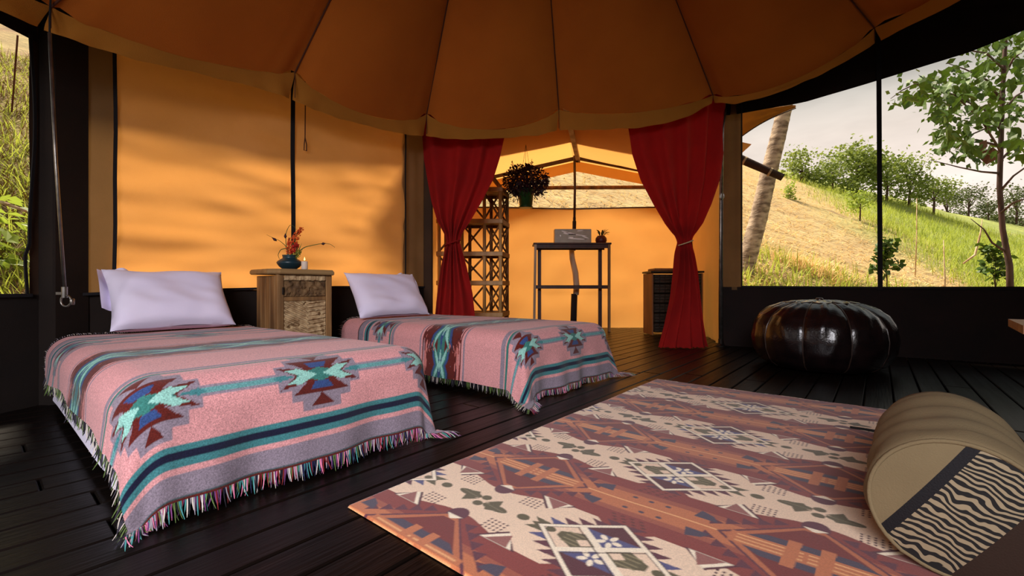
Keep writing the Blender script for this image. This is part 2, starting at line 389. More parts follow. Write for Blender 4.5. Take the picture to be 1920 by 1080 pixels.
for k in range(16):
    pa_, pz = 120+(800-120)*k/16, 120+(800-120)*(k+1)/16
    a, b = pb(pa_, .02), pb(pz, .02); mb.beam((a.x, a.y, zsk(pa_)+.008), (b.x, b.y, zsk(pz)+.008), .012, .016)
mb.build('skirt_binding', M['webbing'], wall_back)
# pull cord with a loop hanging from the valance by the strap
ucord = u_on(572, WALL_V-.06)
mb = MB(); mb.tube([W(ucord, WALL_V-.06, 2.3), W(ucord+.002, WALL_V-.06, 2.0), W(ucord, WALL_V-.06, 1.79)], .004, 6)
mb.tube([W(ucord, WALL_V-.06, 1.79), W(ucord+.012, WALL_V-.06, 1.74), W(ucord+.012, WALL_V-.06, 1.69), W(ucord-.008, WALL_V-.06, 1.69), W(ucord-.006, WALL_V-.06, 1.74), W(ucord, WALL_V-.06, 1.79)], .004, 6)
tag(mb.build('tie_cord', M['seam']), 'thin dark pull cord with an end loop hanging before the orange back wall', 'cord')

# --- left wall: window band with hillside behind, brown strip, dark skirt, corner post
wall_left = tag(empty('wall_left'), kind='structure')
LD = (H_-C_); LL = LD.length; LD = LD/LL
def lt(px):     # distance from corner C along the left wall seen at pixel column px
    r = (px-960)/FOC; return (r*C_.y - C_.x)/(LD.x - r*LD.y)
def pl(t): return C_ + LD*t
tw0 = lt(56)
cloth_panel('window_strip', pl(.03), pl(tw0), .575, 2.5, M['canvas_brown'], wall_left, nu=20, nv=40, seed=11, amp=.012)
cloth_panel('skirt', pl(0), pl(LL), -.02, .585, M['canvas_dark'], wall_left, nu=40, nv=14, seed=12, amp=.006)
cloth_panel('header', pl(tw0-.03), pl(LL), lambda t: 1.92+.14*t, 2.6, M['canvas_dark'], wall_left, nu=30, nv=12, seed=13, amp=.006)
cloth_panel('end_strip', pl(LL-.35), pl(LL), .575, 2.1, M['canvas_brown'], wall_left, nu=8, nv=20, seed=14, amp=.006)
mb = MB()
for k in range(20):
    z0, z1 = .58+1.36*k/20, .58+1.36*(k+1)/20
    wob = lambda z: pl(tw0 + .012*math.sin((z-.58)*5.2) + (.02 if z < .8 else 0)) + Vector((.012, 0, z))
    mb.beam(wob(z0), wob(z1), .014, .006, up=(1, 0, 0))
a = pl(tw0); b = pl(LL-.35); mb.beam((a.x+.012, a.y, .582), (b.x+.012, b.y, .582), .01, .018); 
mb.build('window_binding', M['webbing'], wall_left)
corner = MB(); corner.box((C_.x+.02, C_.y-.02, 1.2), (.09, .20, 2.5), bev=.008); corner.build('corner_post', M['canvas_dark'], wall_left)

# steel rod with a ring hook at the left corner
rod = thing('guy_rod', 'thin bare steel rod with a clip and ring hanging in the left corner', 'rod')
ra = Vector(at(93, 62, 2.02)); rb = Vector(at(121, 538, 2.06))
mb = MB(); mb.tube([ra, ra.lerp(rb, .5)+Vector((-.006, 0, 0)), rb], .0065, 8); mb.build('shaft', M['steel'], rod, True)
mb = MB(); mb.tube([rb, rb+Vector((0, 0, -.05))], .011, 8); mb.beam(rb+Vector((-.035, 0, -.03)), rb+Vector((.004, 0, -.03)), .012, .012); mb.build('clip', M['steel'], rod)
mb = MB(); rc = rb+Vector((.006, 0, -.065)); mb.tube([rc+Vector((.024*math.cos(t), 0, .026*math.sin(t))) for t in np.linspace(0, 2*PI, 17)], .004, 6, cap=False); mb.box(rc+Vector((.03, 0, -.004)), (.014, .02, .03), bev=.004); mb.build('ring', M['steel'], rod, True)
mb = MB(); mb.tube([ra+Vector((0, 0, 0)), ra+Vector((0, .0, .06)), ra+Vector((-.01, .02, .3))], .004, 6); mb.build('cord', M['webbing'], rod)

# --- right wall: wide window with a dividing strap, dark maroon skirt, header
wall_right = tag(empty('wall_right'), kind='structure')
def rt(px): r = (px-960)/FOC; return (r*B_.y - B_.x)/(WDIR.x - r*WDIR.y)
def pr(t, o=0.0): return B_ + WDIR*t + Vector((-.545, -.839, 0))*o
RL = (D_-B_).length
sill = lambda t: .632 - .012*t
tj = rt(1391)
def hdr_z(t):
    p = pr(-.02).lerp(pr(RL), t); x = 960+FOC*p.x/p.y; return CAM_H + (540-interp(x, [(1370, 216), (1507, 192), (1632, 155), (1818, 98), (1920, 57), (2300, -110)]))/FOC*p.y
cloth_panel('tan_strip', pr(-.02), pr(tj), .60, 2.9, M['canvas_tan'], wall_right, nu=24, nv=40, seed=21, amp=.008, pleats=.008, npl=2)
cloth_panel('skirt', pr(-.03), pr(RL), -.02, sill(0), M['canvas_maroon'], wall_right, nu=60, nv=16, seed=22, amp=.01, pleats=.004, npl=14)
cloth_panel('header', pr(-.02), pr(RL), hdr_z, 3.1, M['canvas_dark'], wall_right, nu=40, nv=10, seed=23, amp=.006)
cloth_panel('end_strip', pr(RL-.3), pr(RL), .6, 2.9, M['canvas_brown'], wall_right, nu=8, nv=12, seed=24)
mb = MB(); td = rt(1650); a, b = pr(td-.012, .015), pr(td, .015); mb.beam((a.x, a.y, 3.0), (b.x, b.y, .60),   .036, .006, up=(.545, .839, 0)); mb.build('window_divider', M['webbing'], wall_right)
mb = MB(); a, b = pr(tj, .015), pr(RL, .015); mb.beam((a.x, a.y, .634), (b.x, b.y, .60), .012, .02)
a = pr(tj, .015); mb.beam((a.x, a.y, .6), (a.x, a.y, 2.7), .010, .010)
mb.build('window_binding', M['webbing'], wall_right)

# --- side and front walls outside the view; the front gets an added opening behind the fill lamp
wall_side = tag(empty('wall_side'), kind='structure')
for a, b, s in ((D_, E_, 31), (E_, F_, 32), (G_, H_, 33)):
    cloth_panel('skirt', a, b, -.02, .62, M['canvas_maroon'], wall_side, nu=12, nv=8, seed=s)
    cloth_panel('canvas_sheet', a, b, .6, 3.0, M['canvas_brown'], wall_side, nu=12, nv=12, seed=s+5)
wall_front = tag(empty('wall_front'), kind='structure')
for t0, t1 in ((0, .28), (.86, 1)):
    cloth_panel('canvas_sheet', F_.lerp(G_, t0), F_.lerp(G_, t1), -.02, 2.8, M['canvas_brown'], wall_front, nu=10, nv=14, seed=int(t0*10)+40)
cloth_panel('header', F_, G_, 2.3, 2.9, M['canvas_brown'], wall_front, nu=20, nv=6, seed=45)

# --- doorway wall between the main tent and the annex: posts and header
wall_doorway = tag(empty('wall_doorway'), kind='structure')
cloth_panel('header', A_, B_, lambda t: 2.40+.25*t, 3.1, M['canvas_valance'], wall_doorway, nu=30, nv=10, seed=50, amp=.004)
mb = MB(); mb.box((A_.x+.02, A_.y-.02, 1.3), (.085, .06, 2.6), bev=.01); mb.build('corner_post', M['canvas_brown'], wall_doorway)

# steel post by the right curtain with its tension hook
post = thing('tent_post', 'slim grey steel tent post with a tension hook by the right curtain', 'pole', (2.215, 4.70, 0))
mb = MB(); mb.tube([(0, 0, 0), (0, 0, 1.3), (.008, 0, 2.3), (.035, 0, 2.62)], .021, 12); mb.build('shaft', M['steel'], post, True)
mb = MB(); mb.lathe([(.05, 0), (.05, .008), (.026, .03), (.026, .08)], 16); mb.build('foot', M['dark_steel'], post)
mb = MB(); mb.tube([(.03, -.05, 2.50), (.0, -.05, 2.3), (-.012, -.05, 1.62)], .010, 8); mb.build('tension_rod', M['steel'], post, True)
mb = MB(); mb.tube([(-.012+.02*math.sin(t), -.05, 1.585+.032*math.cos(t)) for t in np.linspace(.4, 5.2, 10)], .006, 6); mb.build('hook', M['steel'], post)
mb = MB(); mb.tube([(-.012, -.05, 1.55), (-.012, -.05, .7)], .006, 6); mb.build('tension_strap', M['webbing'], post)

# --- ceiling: amber liner of eight sagging panels and a scalloped valance
ceiling = tag(empty('ceiling'), kind='structure')
VT = [Vector(at(95, 12, 2.05)), Vector(at(553, 135, 3.05)), Vector(at(800, 213, 4.02)), Vector(at(1048, 205, 4.30)), Vector(at(1337, 178, 4.36)), Vector(at(1640, 52, 3.5)),
      Vector((3.2, .2, 2.75)), Vector((1.4, -1.6, 2.7)), Vector((-1.0, -1.5, 2.45)), Vector((-2.35, .2, 2.15))]
APEX = Vector((0.05, 2.2, 4.02))
VB = [.10, .176, .185, .186, .06, .10, .15, .15, .15, .12]       # valance drop at the seams
VM = [.07, .075, .075, .14, .05, .08, .1, .1, .1, .1]            # and half way between them
SG = [.08, .16, .17, .10, .16, .12, .12, .12, .12, .10]             # sag of the fold line
nV = len(VT)
for i in range(nV):
    a, b = VT[i], VT[(i+1) % nV]; nu, nv = 40, 36
    P = np.zeros((nv, nu, 3))
    fold = []
    for x in range(nu):
        t = x/(nu-1); sag = SG[i]*(4*t*(1-t))**.8
        fold.append(a.lerp(b, t) + Vector((0, 0, -sag)) + ((a+b)/2-CEN-Vector((0, 0, 2.4))).to_2d().to_3d().normalized()*(.0))
    for j in range(nv):
        s = j/(nv-1)
        for x in range(nu):
            t = x/(nu-1); q0 = a.lerp(b, t); sag = SG[i]*(4*t*(1-t))**.8
            q = q0.lerp(APEX, s); billow = -sag*(1-s)**1.5 - .10*4*t*(1-t)*math.sin(PI*s)*(1-s)
            wr = .012*n3(q.x*2.5, q.y*2.5, 3.1)*(1-s)
            ed = min(t, 1-t); crease = .03*math.sin(ed*46)*math.exp(-ed*14)*math.exp(-s*9)
            P[j, x] = (q.x, q.y, q.z + billow + wr + crease)
    grid_obj('liner_panel', P, M['canvas_liner'], ceiling)
    # valance below the fold
    P = np.zeros((10, nu, 3))
    out2 = Vector(((a+b)/2 - CEN).to_2d().to_3d()).normalized()
    for j in range(10):
        s = j/9
        for x in range(nu):
            t = x/(nu-1); q = fold[x]
            d0 = VB[i]*(1-t)+VB[(i+1) % nV]*t; w = 4*t*(1-t); drop = d0*(1-w)+VM[i]*w
            ed = min(t, 1-t); cr = .025*math.sin(ed*38+s*2)*math.exp(-ed*7)
            P[j, x] = (q.x + out2.x*(.03*s+cr*s), q.y + out2.y*(.03*s+cr*s), q.z - drop*s + .012*n3(t*9+i*3, s*2)*s)
    grid_obj('valance', P, M['canvas_valance'], ceiling)
    mb = MB(); mb.tube([a.lerp(APEX, k/10) - Vector((0, 0, .005)) for k in range(11)], .0055, 6)
    mb.tube([a, a - Vector((0, 0, VB[i]))], .003, 5); mb.build('seam', M['seam'], ceiling)

# --- outer roof fly, keeps the sun off the liner and shades the wall tops
roof = tag(empty('roof'), kind='structure')
TOP = Vector((.5, 1.8, 4.75))
EV = []
NB_ = Vector((-CU, SU, 0))
for p, dx, dy, z in ((C_, -.30, .24, 2.16), (A_, -.30, .25, 2.42), (A_, -.25, 1.75, 2.80), (B_, .25, 1.6, 3.0), (B_, .35, .3, 3.1), (D_, .4, .1, 3.3), (E_, .5, -.2, 3.25), (F_, .3, -.5, 2.8), (G_, -.3, -.5, 2.5), (H_, -.55, -.1, 2.16)):
    EV.append(Vector((p.x+dx, p.y+dy, z)))
for i in range(len(EV)):
    a, b = EV[i], EV[(i+1) % len(EV)]; P = np.zeros((12, 16, 3))
    for j in range(12):
        for x in range(16):
            t = x/15; s = j/11; q = a.lerp(b, t).lerp(TOP, s); P[j, x] = (q.x, q.y, q.z - .10*4*t*(1-t)*(1-s))
    grid_obj('fly_panel', P, M['roof_fly'], roof)

# --- annex behind the curtains
annex_back = tag(empty('wall_annex_back'), kind='structure')
cloth_panel('orange_sheet', AX_L, AX_R, -.02, lambda t: 1.872+.012*math.sin(t*9), M['canvas_annex'], annex_back, nu=70, nv=50, amp=.035, seed=61, fx=1.1, fz=1.2)
mb = MB()
for k in range(12): mb.beam(AX_L.lerp(AX_R, k/12)+Vector((0, -.01, 1.872+.012*math.sin(k/12*9))), AX_L.lerp(AX_R, (k+1)/12)+Vector((0, -.01, 1.872+.012*math.sin((k+1)/12*9))), .012, .02)
mb.build('top_binding', M['wood_dark'], annex_back)
annex_sides = tag(empty('wall_annex_side'), kind='structure')
cloth_panel('orange_sheet', A_+Vector((0, .05, 0)), AX_L, -.02, 2.3, M['canvas_annex'], annex_sides, nu=30, nv=30, amp=.02, seed=62)
cloth_panel('orange_sheet', AX_R, B_+Vector((.03, .05, 0)), -.02, 2.36, M['canvas_annex'], annex_sides, nu=30, nv=30, amp=.02, seed=63)
mb = MB(); mb.tube([(AX_R.x, AX_R.y-.02, 0), (AX_R.x, AX_R.y-.02, 2.3)], .025, 8); mb.build('corner_strap', M['webbing'], annex_sides)
annex_roof = tag(empty('ceiling_annex'), kind='structure')
RF = Vector(at(1081, 296, 6.95)); RN = Vector((.55, 4.74, RF.z+.02)); LFr = Vector(at(925, 331, 6.95)); RFr = Vector(at(1205, 320, 6.95))
dl = (LFr-RF); dr = (RFr-RF)
def annex_slope(name, sgn, d, ext):
    P = np.zeros((24, 24, 3))
    for j in range(24):
        for i in range(24):
            s = i/23; t = j/23; r = RN.lerp(RF+Vector((0, .35, 0)), t); q = r + d*(ext*s); P[j, i] = (q.x, q.y + .14*(q.x-.55)*(1-t), q.z - .05*math.sin(PI*s)*.6 + .008*n3(q.x*3, q.y*3))
    return grid_obj(name, P, M['canvas_annex'], annex_roof)
annex_slope('roof_sheet', -1, dl, 1.75); annex_slope('roof_sheet', 1, dr, 2.1)
# gable strip hanging below the rafters at the back
for d, ext in ((dl, 1.6), (dr, 2.0)):
    P = np.zeros((5, 20, 3))
    for j in range(5):
        for i in range(20):
            q = RF + d*(ext*i/19); P[j, i] = (q.x, q.y-.02, q.z - .06 - .16*j/4)
    grid_obj('gable_strip', P, M['canvas_annex'], annex_roof)
for d, ext in ((dl, 1.6), (dr, 2.0)):
    mb = MB(); a = RF + Vector((0, -.1, -.03)); mb.beam(a, a + d*ext, .05, .05); mb.build('rafter', M['wood_dark'], annex_roof)
mb = MB(); mb.beam(RN+Vector((0, 0, -.02)), RF+Vector((.02, -.05, -.06)), .06, .06); mb.build('ridge_pole', M['driftwood'], annex_roof)
mb = MB(); p = RF+Vector((-.01, -.12, -.05)); mb.box(p, (.05, .05, .10), bev=.01); mb.build('ridge_bracket', M['dark_steel'], annex_roof)
mb = MB(); mb.tube([at(868, 356, 7.02), at(1040, 352, 7.02), at(1260, 351, 7.02)], .030, 10); mb.build('rail', M['bamboo'], annex_roof, True)

# annex centre pole: thin rod above, pale driftwood below in a black sleeve
cp = thing('annex_pole', 'crooked centre pole behind the narrow table, thin above and pale driftwood below', 'pole', (1.0, 6.80, 0))
def lp(px, py, Y=6.80): q = Vector(at(px, py, Y)); return q - Vector((1.0, 6.80, 0))
mb = MB(); mb.tube([lp(1077, 292), lp(1078, 350), lp(1077, 412)], .019, 8); mb.build('upper_rod', M['wood_dark'], cp, True)
mb = MB(); mb.tube([lp(1077, 408), lp(1077, 414), lp(1077, 415), lp(1076, 470)], [.022, .022, .030, .026], 8); mb.build('ferrule', M['dark_steel'], cp)
mb = MB(); mb.tube([lp(1071, 460), lp(1073, 485), lp(1079, 512), lp(1081, 536), lp(1080, 553)], [.036, .042, .046, .046, .044], 12); mb.build('driftwood_stem', M['driftwood'], cp, True)
mb = MB(); mb.tube([lp(1077, 551), lp(1076, 580), lp(1075, 615)], .048, 12); mb.build('black_sleeve', M['webbing'], cp, True)
mb = MB(); mb.tube([lp(1075, 612), (lp(1075, 615).x, 0, 0.0)], .050, 12); mb.build('foot', M['dark_steel'], cp)

# ================================================================== the hill outside
TA, TB, TCc = -.264, .515, -2.6
AXF = [(-1.9, 4.2), (-1.9, 7.5), (3.5, 7.5), (3.2, 4.5)]
def crest(X): return 34 + 3.0*n3(X*.06, 2.2) + (X > 25)*(X-25)*.3
def hill(X, Y):
    z = TA*X + TB*Y + TCc
    z += .25*n3(X*.16, Y*.16, 1.0) + .06*n3(X*.7, Y*.7, 2.0)
    cr = crest(X)
    if Y > cr: z -= .045*(Y-cr)**1.5
    if Y < 1.5 and X > -2: z = max(z, -2.6)
    # the tent stands on a cut platform
    dx = max(-2.9-X, 0, X-5.2); dy = max(-2.5-Y, 0, Y-4.0); d = math.hypot(dx, dy)
    dx2 = max(-1.5-X, 0, X-3.2); dy2 = max(3.0-Y, 0, Y-7.15); d = min(d, math.hypot(dx2, dy2))
    k = min(1, max(0, (d-.15)/1.1)); flat = min(z, -.25)
    return flat*(1-k) + z*k
def green_side(X, Y):
    return X - (15.4 + (Y-16.4)*.30) if X > 0 else -5
XS = np.concatenate([np.linspace(-45, -8, 40), np.linspace(-7.6, 8, 80), np.linspace(8.4, 60, 110)])
YS = np.concatenate([np.linspace(-8, 1.8, 14), np.linspace(2.0, 14, 70), np.linspace(14.4, 62, 110)])
P = np.zeros((len(YS), len(XS), 3)); CC = np.zeros((len(YS), len(XS), 3))
dry1, dry2, grn1, grn2, dirt = (s2l(c) for c in ((242, 212, 150), (214, 174, 118), (190, 198, 96), (150, 168, 70), (168, 128, 90)))
for j, y in enumerate(YS):
    for i, x in enumerate(XS):
        P[j, i] = (x, y, hill(x, y))
        g = 1/(1+math.exp(-(green_side(x, y) + 2.2*n3(x*.25, y*.25, 7))*1.3))
        if x < 0: g = max(g, min(1, max(0, .5+1.4*n3(x*.5, y*.5, 9))) * (.42 if x < -3 and y < 7 else .35))
        if y < 12.5 and x > 3: g = max(g, .5*max(0, min(1, .5 + 1.5*n3(x*.8, y*.8, 3))))
        k = .5+.9*n3(x*.9+y*.5, y*1.6, 4.0); k = min(1, max(0, k)); k2 = min(1, max(0, .5+.9*n3(x*.5, y*.5, 8)))
        c = (dry1*(1-k*.7)+dry2*k*.7)*(1-g) + (grn1*(1-k2)+grn2*k2)*g
        w = max(0, n3(x*1.1, y*1.1, 12)-.32)*2.2 if x > -3 else min(.85, max(0, n3(x*.8, y*.8, 12)+.35)*1.3); c = c*(1-w)+dirt*w
        CC[j, i] = c
def hill_mat():
    m = attr_mat('hillside_ground', 'ground', .95, bump=0, speckle=.0)
    nt = m.node_tree; N = nt.nodes.new; L = nt.links.new; b = nt.nodes['Principled BSDF']
    tc = N('ShaderNodeTexCoord'); mp = N('ShaderNodeMapping'); mp.inputs['Scale'].default_value = (1.3, 3.2, 3); mp.inputs['Rotation'].default_value = (0, 0, .5); L(tc.outputs['Object'], mp.inputs[0])
    nz = N('ShaderNodeTexNoise'); nz.inputs['Scale'].default_value = 2.3; nz.inputs['Detail'].default_value = 9; nz.inputs['Roughness'].default_value = .7; L(mp.outputs[0], nz.inputs[0])
    mr = N('ShaderNodeMapRange'); mr.inputs[1].default_value = .35; mr.inputs[2].default_value = .65; mr.inputs[3].default_value = .66; mr.inputs[4].default_value = 1.2; L(nz.outputs[0], mr.inputs[0])
    a = [n for n in nt.nodes if n.type == 'ATTRIBUTE'][0]
    v = N('ShaderNodeVectorMath'); v.operation = 'SCALE'; L(a.outputs['Color'], v.inputs[0]); L(mr.outputs[0], v.inputs['Scale']); L(v.outputs[0], b.inputs['Base Color'])
    bp = N('ShaderNodeBump'); bp.inputs['Strength'].default_value = .9; bp.inputs['Distance'].default_value = .25; L(nz.outputs[0], bp.inputs['Height']); L(bp.outputs[0], b.inputs['Normal'])
    return m
tag(grid_obj('hillside_ground', P, hill_mat(), attr=('ground', CC)), kind='structure')

# far ridge on the right
P = np.zeros((16, 70, 3))
for j in range(16):
    for i in range(70):
        x = 30 + 130*i/69; y = 95 + 3*j; s = j/15
        P[j, i] = (x, y, -14 + (36 + 5*n3(x*.05, 3) - max(0, 72-x)*.20)*math.sin(s*PI*.5) + .8*n3(x*.3, y*.3))
far = tag(grid_obj('far_hill', P, mat('far_wooded_slope', lin(84, 88, 60), .95, lin(50, 56, 40), .35, bump=.9, bscale=1.5)), kind='structure')

# ================================================================== beds
BED_W, ZTOP = .95, .375
def make_bed(u0, v0, label):
    t = thing('bed', label, 'bed', W(u0, v0), ROT_U, 'low single beds')       # local x along U, y towards the head
    mb = MB(); mb.box((BED_W/2, .98, .115), (BED_W-.14, 1.84, .06), bev=.01); mb.build('bed_frame', M['wood_dark'], t)
    for x in (.14, BED_W-.14):
        for y in (.14, 1.82):
            mb = MB(); mb.box((x, y, .045), (.06, .06, .09), bev=.006); mb.build('leg', M['wood_dark'], t)
    mb = MB(); mb.box((BED_W/2, .985, .25), (BED_W-.075, 1.88, .20), bev=.045); mb.build('mattress', M['mattress'], t)
    # white sheet tucked round the mattress and hanging a little
    n = 160; P = np.zeros((8, n, 3)); pe = []
    hx, hy = BED_W/2-.036, .945
    for k in range(n):
        a = 2*PI*k/n; ca, sa = math.cos(a), math.sin(a); e = .16
        pe.append((BED_W/2 + hx*math.copysign(abs(ca)**e, ca), .985 + hy*math.copysign(abs(sa)**e, sa), a))
    for j in range(8):
        for k in range(n):
            x, y, a = pe[k]; z = .30 - .235*j/7 - .03*(j/7)*abs(n3(k*.11, 1, u0)); w = .018*n3(k*.22, z*4, u0)*(j/7) + .040*(j/7)
            P[j, k] = (x + w*math.cos(a), y + w*math.sin(a), z)
    grid_obj('sheet', P[::-1], M['sheet'], t, closed_u=True)
    return t
NEAR_U, NEAR_V, FAR_U, FAR_V = .25, 1.475, 1.89, 1.49
make_bed(NEAR_U, NEAR_V, 'low single bed nearer the camera, mostly hidden under its striped blanket')
make_bed(FAR_U, FAR_V, 'low single bed farther away, beyond the carved cabinet, under its striped blanket')

# ------------------------------------------------------------------ woven blankets
PINK, PINK2, GREY, TEAL, NAVY, MAR, MINT, BLUE, DTEAL = (204, 144, 144), (188, 112, 106), (132, 120, 132), (62, 120, 124), (22, 24, 48), (88, 28, 22), (136, 188, 176), (48, 70, 118), (52, 112, 104)
WC = .95
def motif(p, c0, w0, sx=1.0, sy=1.0):
    T = lambda pts: [(c0+x*sx, w0+y*sy) for x, y in pts]
    for hw, hh in ((.172, .050), (.128, .088), (.082, .124)):
        p.poly(T([(-hw, -hh), (hw, -hh), (hw, hh), (-hw, hh)]), GREY)
    for s in (-1, 1):
        p.poly(T([(0, s*.066), (-.05, s*.110), (.05, s*.110)]), MAR)
        p.poly(T([(-.118, s*.066), (.118, s*.066), (.04, s*.012), (-.04, s*.012)]), MAR)
        p.poly(T([(-.05, s*.054), (.05, s*.054), (.028, s*.026), (-.028, s*.026)]), BLUE)
    p.poly(T([(-.168, -.042), (0, -.018), (.168, -.042), (.10, 0), (.168, .042), (0, .018), (-.168, .042), (-.10, 0)]), MAR)
    p.poly(T([(-.105, 0), (0, -.028), (.105, 0), (0, .028)]), DTEAL)
    for s in (-1, 1):
        p.poly(T([(s*.012, 0), (s*.085, -.030), (s*.140, -.026), (s*.085, 0), (s*.140, .026), (s*.085, .030)]), MINT)
        p.poly(T([(s*.10, 0), (s*.165, -.012), (s*.19, 0), (s*.165, .012)]), TEAL)

def blanket_pattern(p, x0, x1, L):
    mx = 2
    for a, b, col in ((0, .005, MAR), (.005, .012, (60, 84, 88)), (.012, .070, GREY), (.070, .088, PINK), (.088, .108, TEAL), (.108, .127, NAVY), (.127, .146, TEAL), (.146, .40, PINK),
                      (.40, .414, DTEAL), (.414, .422, PINK), (.422, .452, GREY), (.452, .80, PINK), (.74, .752, GREY), (.77, .776, MAR), (.79, WC, PINK2), (.82, .832, MAR), (.845, .853, GREY)):
        p.rect(-mx, mx, a, b, col); p.rect(-mx, mx, 2*WC-b, 2*WC-a, col)
    for w in (.28, 2*WC-.28):
        p.rect(-mx, mx, w-.017, w+.017, GREY); p.rect(-mx, mx, w-.009, w+.009, (92, 146, 146))
        for k in range(-3, 4): motif(p, .02+.48*k, w, .80, .95)
    # big middle band: spiked leaves in maroon, teal, mint and navy
    q = random.Random(12); DM = (60, 26, 34)
    p.rect(-mx, mx, WC-.060, WC+.060, MAR); p.rect(-mx, mx, WC-.034, WC+.034, DTEAL)
    for i in range(170):        # fine ikat streaks
        c = q.uniform(-.8, .8); w = WC + q.choice((-1, 1))*q.uniform(.05, .17); l = q.uniform(.05, .15); p.poly([(c-l, w), (c, w-.005), (c+l, w+.002), (c, w+.005)], q.choice((MAR, MAR, DM, GREY, (150, 80, 74))))
    def feather(c, d, l, slant, col, th):
        for s in (-1, 1):
            p.poly([(c-s*.01, WC+d-th*.5), (c-s*.01, WC+d+th*.5), (c+s*l*.4, WC+d+slant*.4+th), (c+s*l, WC+d+slant), (c+s*l*.35, WC+d+slant*.4-th)], col)
    for k in range(-4, 6):
        c0 = .02+.24*k; m = 1.0 if k % 2 == 0 else .82
        for e in (-1, 1):
            for d, l, sl, col, th in ((.13, .10, .045, MAR, .016), (.10, .13, .060, MAR, .020), (.07, .15, .070, MAR, .022), (.045, .16, .075, DM, .022), (.05, .13, .050, BLUE, .016), (.025, .16, .055, DTEAL, .022), (.015, .14, .060, MINT, .013)):
                feather(c0, e*d*m, l*m, e*sl*m, col, th)
        feather(c0, 0, .16*m, 0, BLUE, .013); feather(c0+.03, 0, .10*m, 0, MINT, .009)

class Drape:
    def __init__(s, u0, v0, w0, wl, wr, L, seed, fl=.10, cf=.15):
        s.u0, s.v0, s.w0, s.wl, s.wr, s.L, s.seed, s.fl, s.cf = u0, v0, w0, wl, wr, L, seed, fl, cf
        s.r = .105; s.k = .030       # edge radius; room left round the mattress
    def pos(s, c, w):
        """cloth coordinates: c across from the left bed edge, w up from the foot hem"""
        r = s.r; lo, hi = r-s.k, BED_W-r+s.k
        bx = min(max(c, lo), hi); du = c-bx
        wf = w - s.w0; by = max(wf, r-s.k); dv = min(0, wf-by)
        D = math.hypot(du, dv); x, y = bx, by
        z = ZTOP + .004*n3(x*5, y*4, s.seed) + .004*math.sin(y*3)
        if D > 1e-6:
            ex, ey = du/D, dv/D; q = r*PI/2
            th = math.atan2(abs(dv), abs(du)); corner = math.sin(2*th)**2
            if D < q: h = r*math.sin(D/r); d = r*(1-math.cos(D/r))
            else:
                e = D-q; fl = s.fl + s.cf*corner
                fl += .05*n3((bx+c)*4.5, by*4.5, s.seed+3) + .06*corner*math.sin(th*9)
                fl += .05*math.sin((by*1.0)*9+s.seed)*(1 if dv == 0 else 0) + .06*(math.sin(bx*14+s.seed) + .6*math.sin(bx*31+2*s.seed))*(1-corner)*(1 if abs(dv) > abs(du) else 0)
                fl = max(-.05, min(.75, fl)); h = r + fl*e; d = r + math.sqrt(1-fl*fl)*e
            x += ex*h; y += ey*h; z -= d
            if z < .02:
                x += ex*(.02-z)*.8; y += ey*(.02-z)*.8; z = .02 + .004*n3(c*30, w*30)
        return Vector((*W(s.u0+x, s.v0+y)[:2], z))

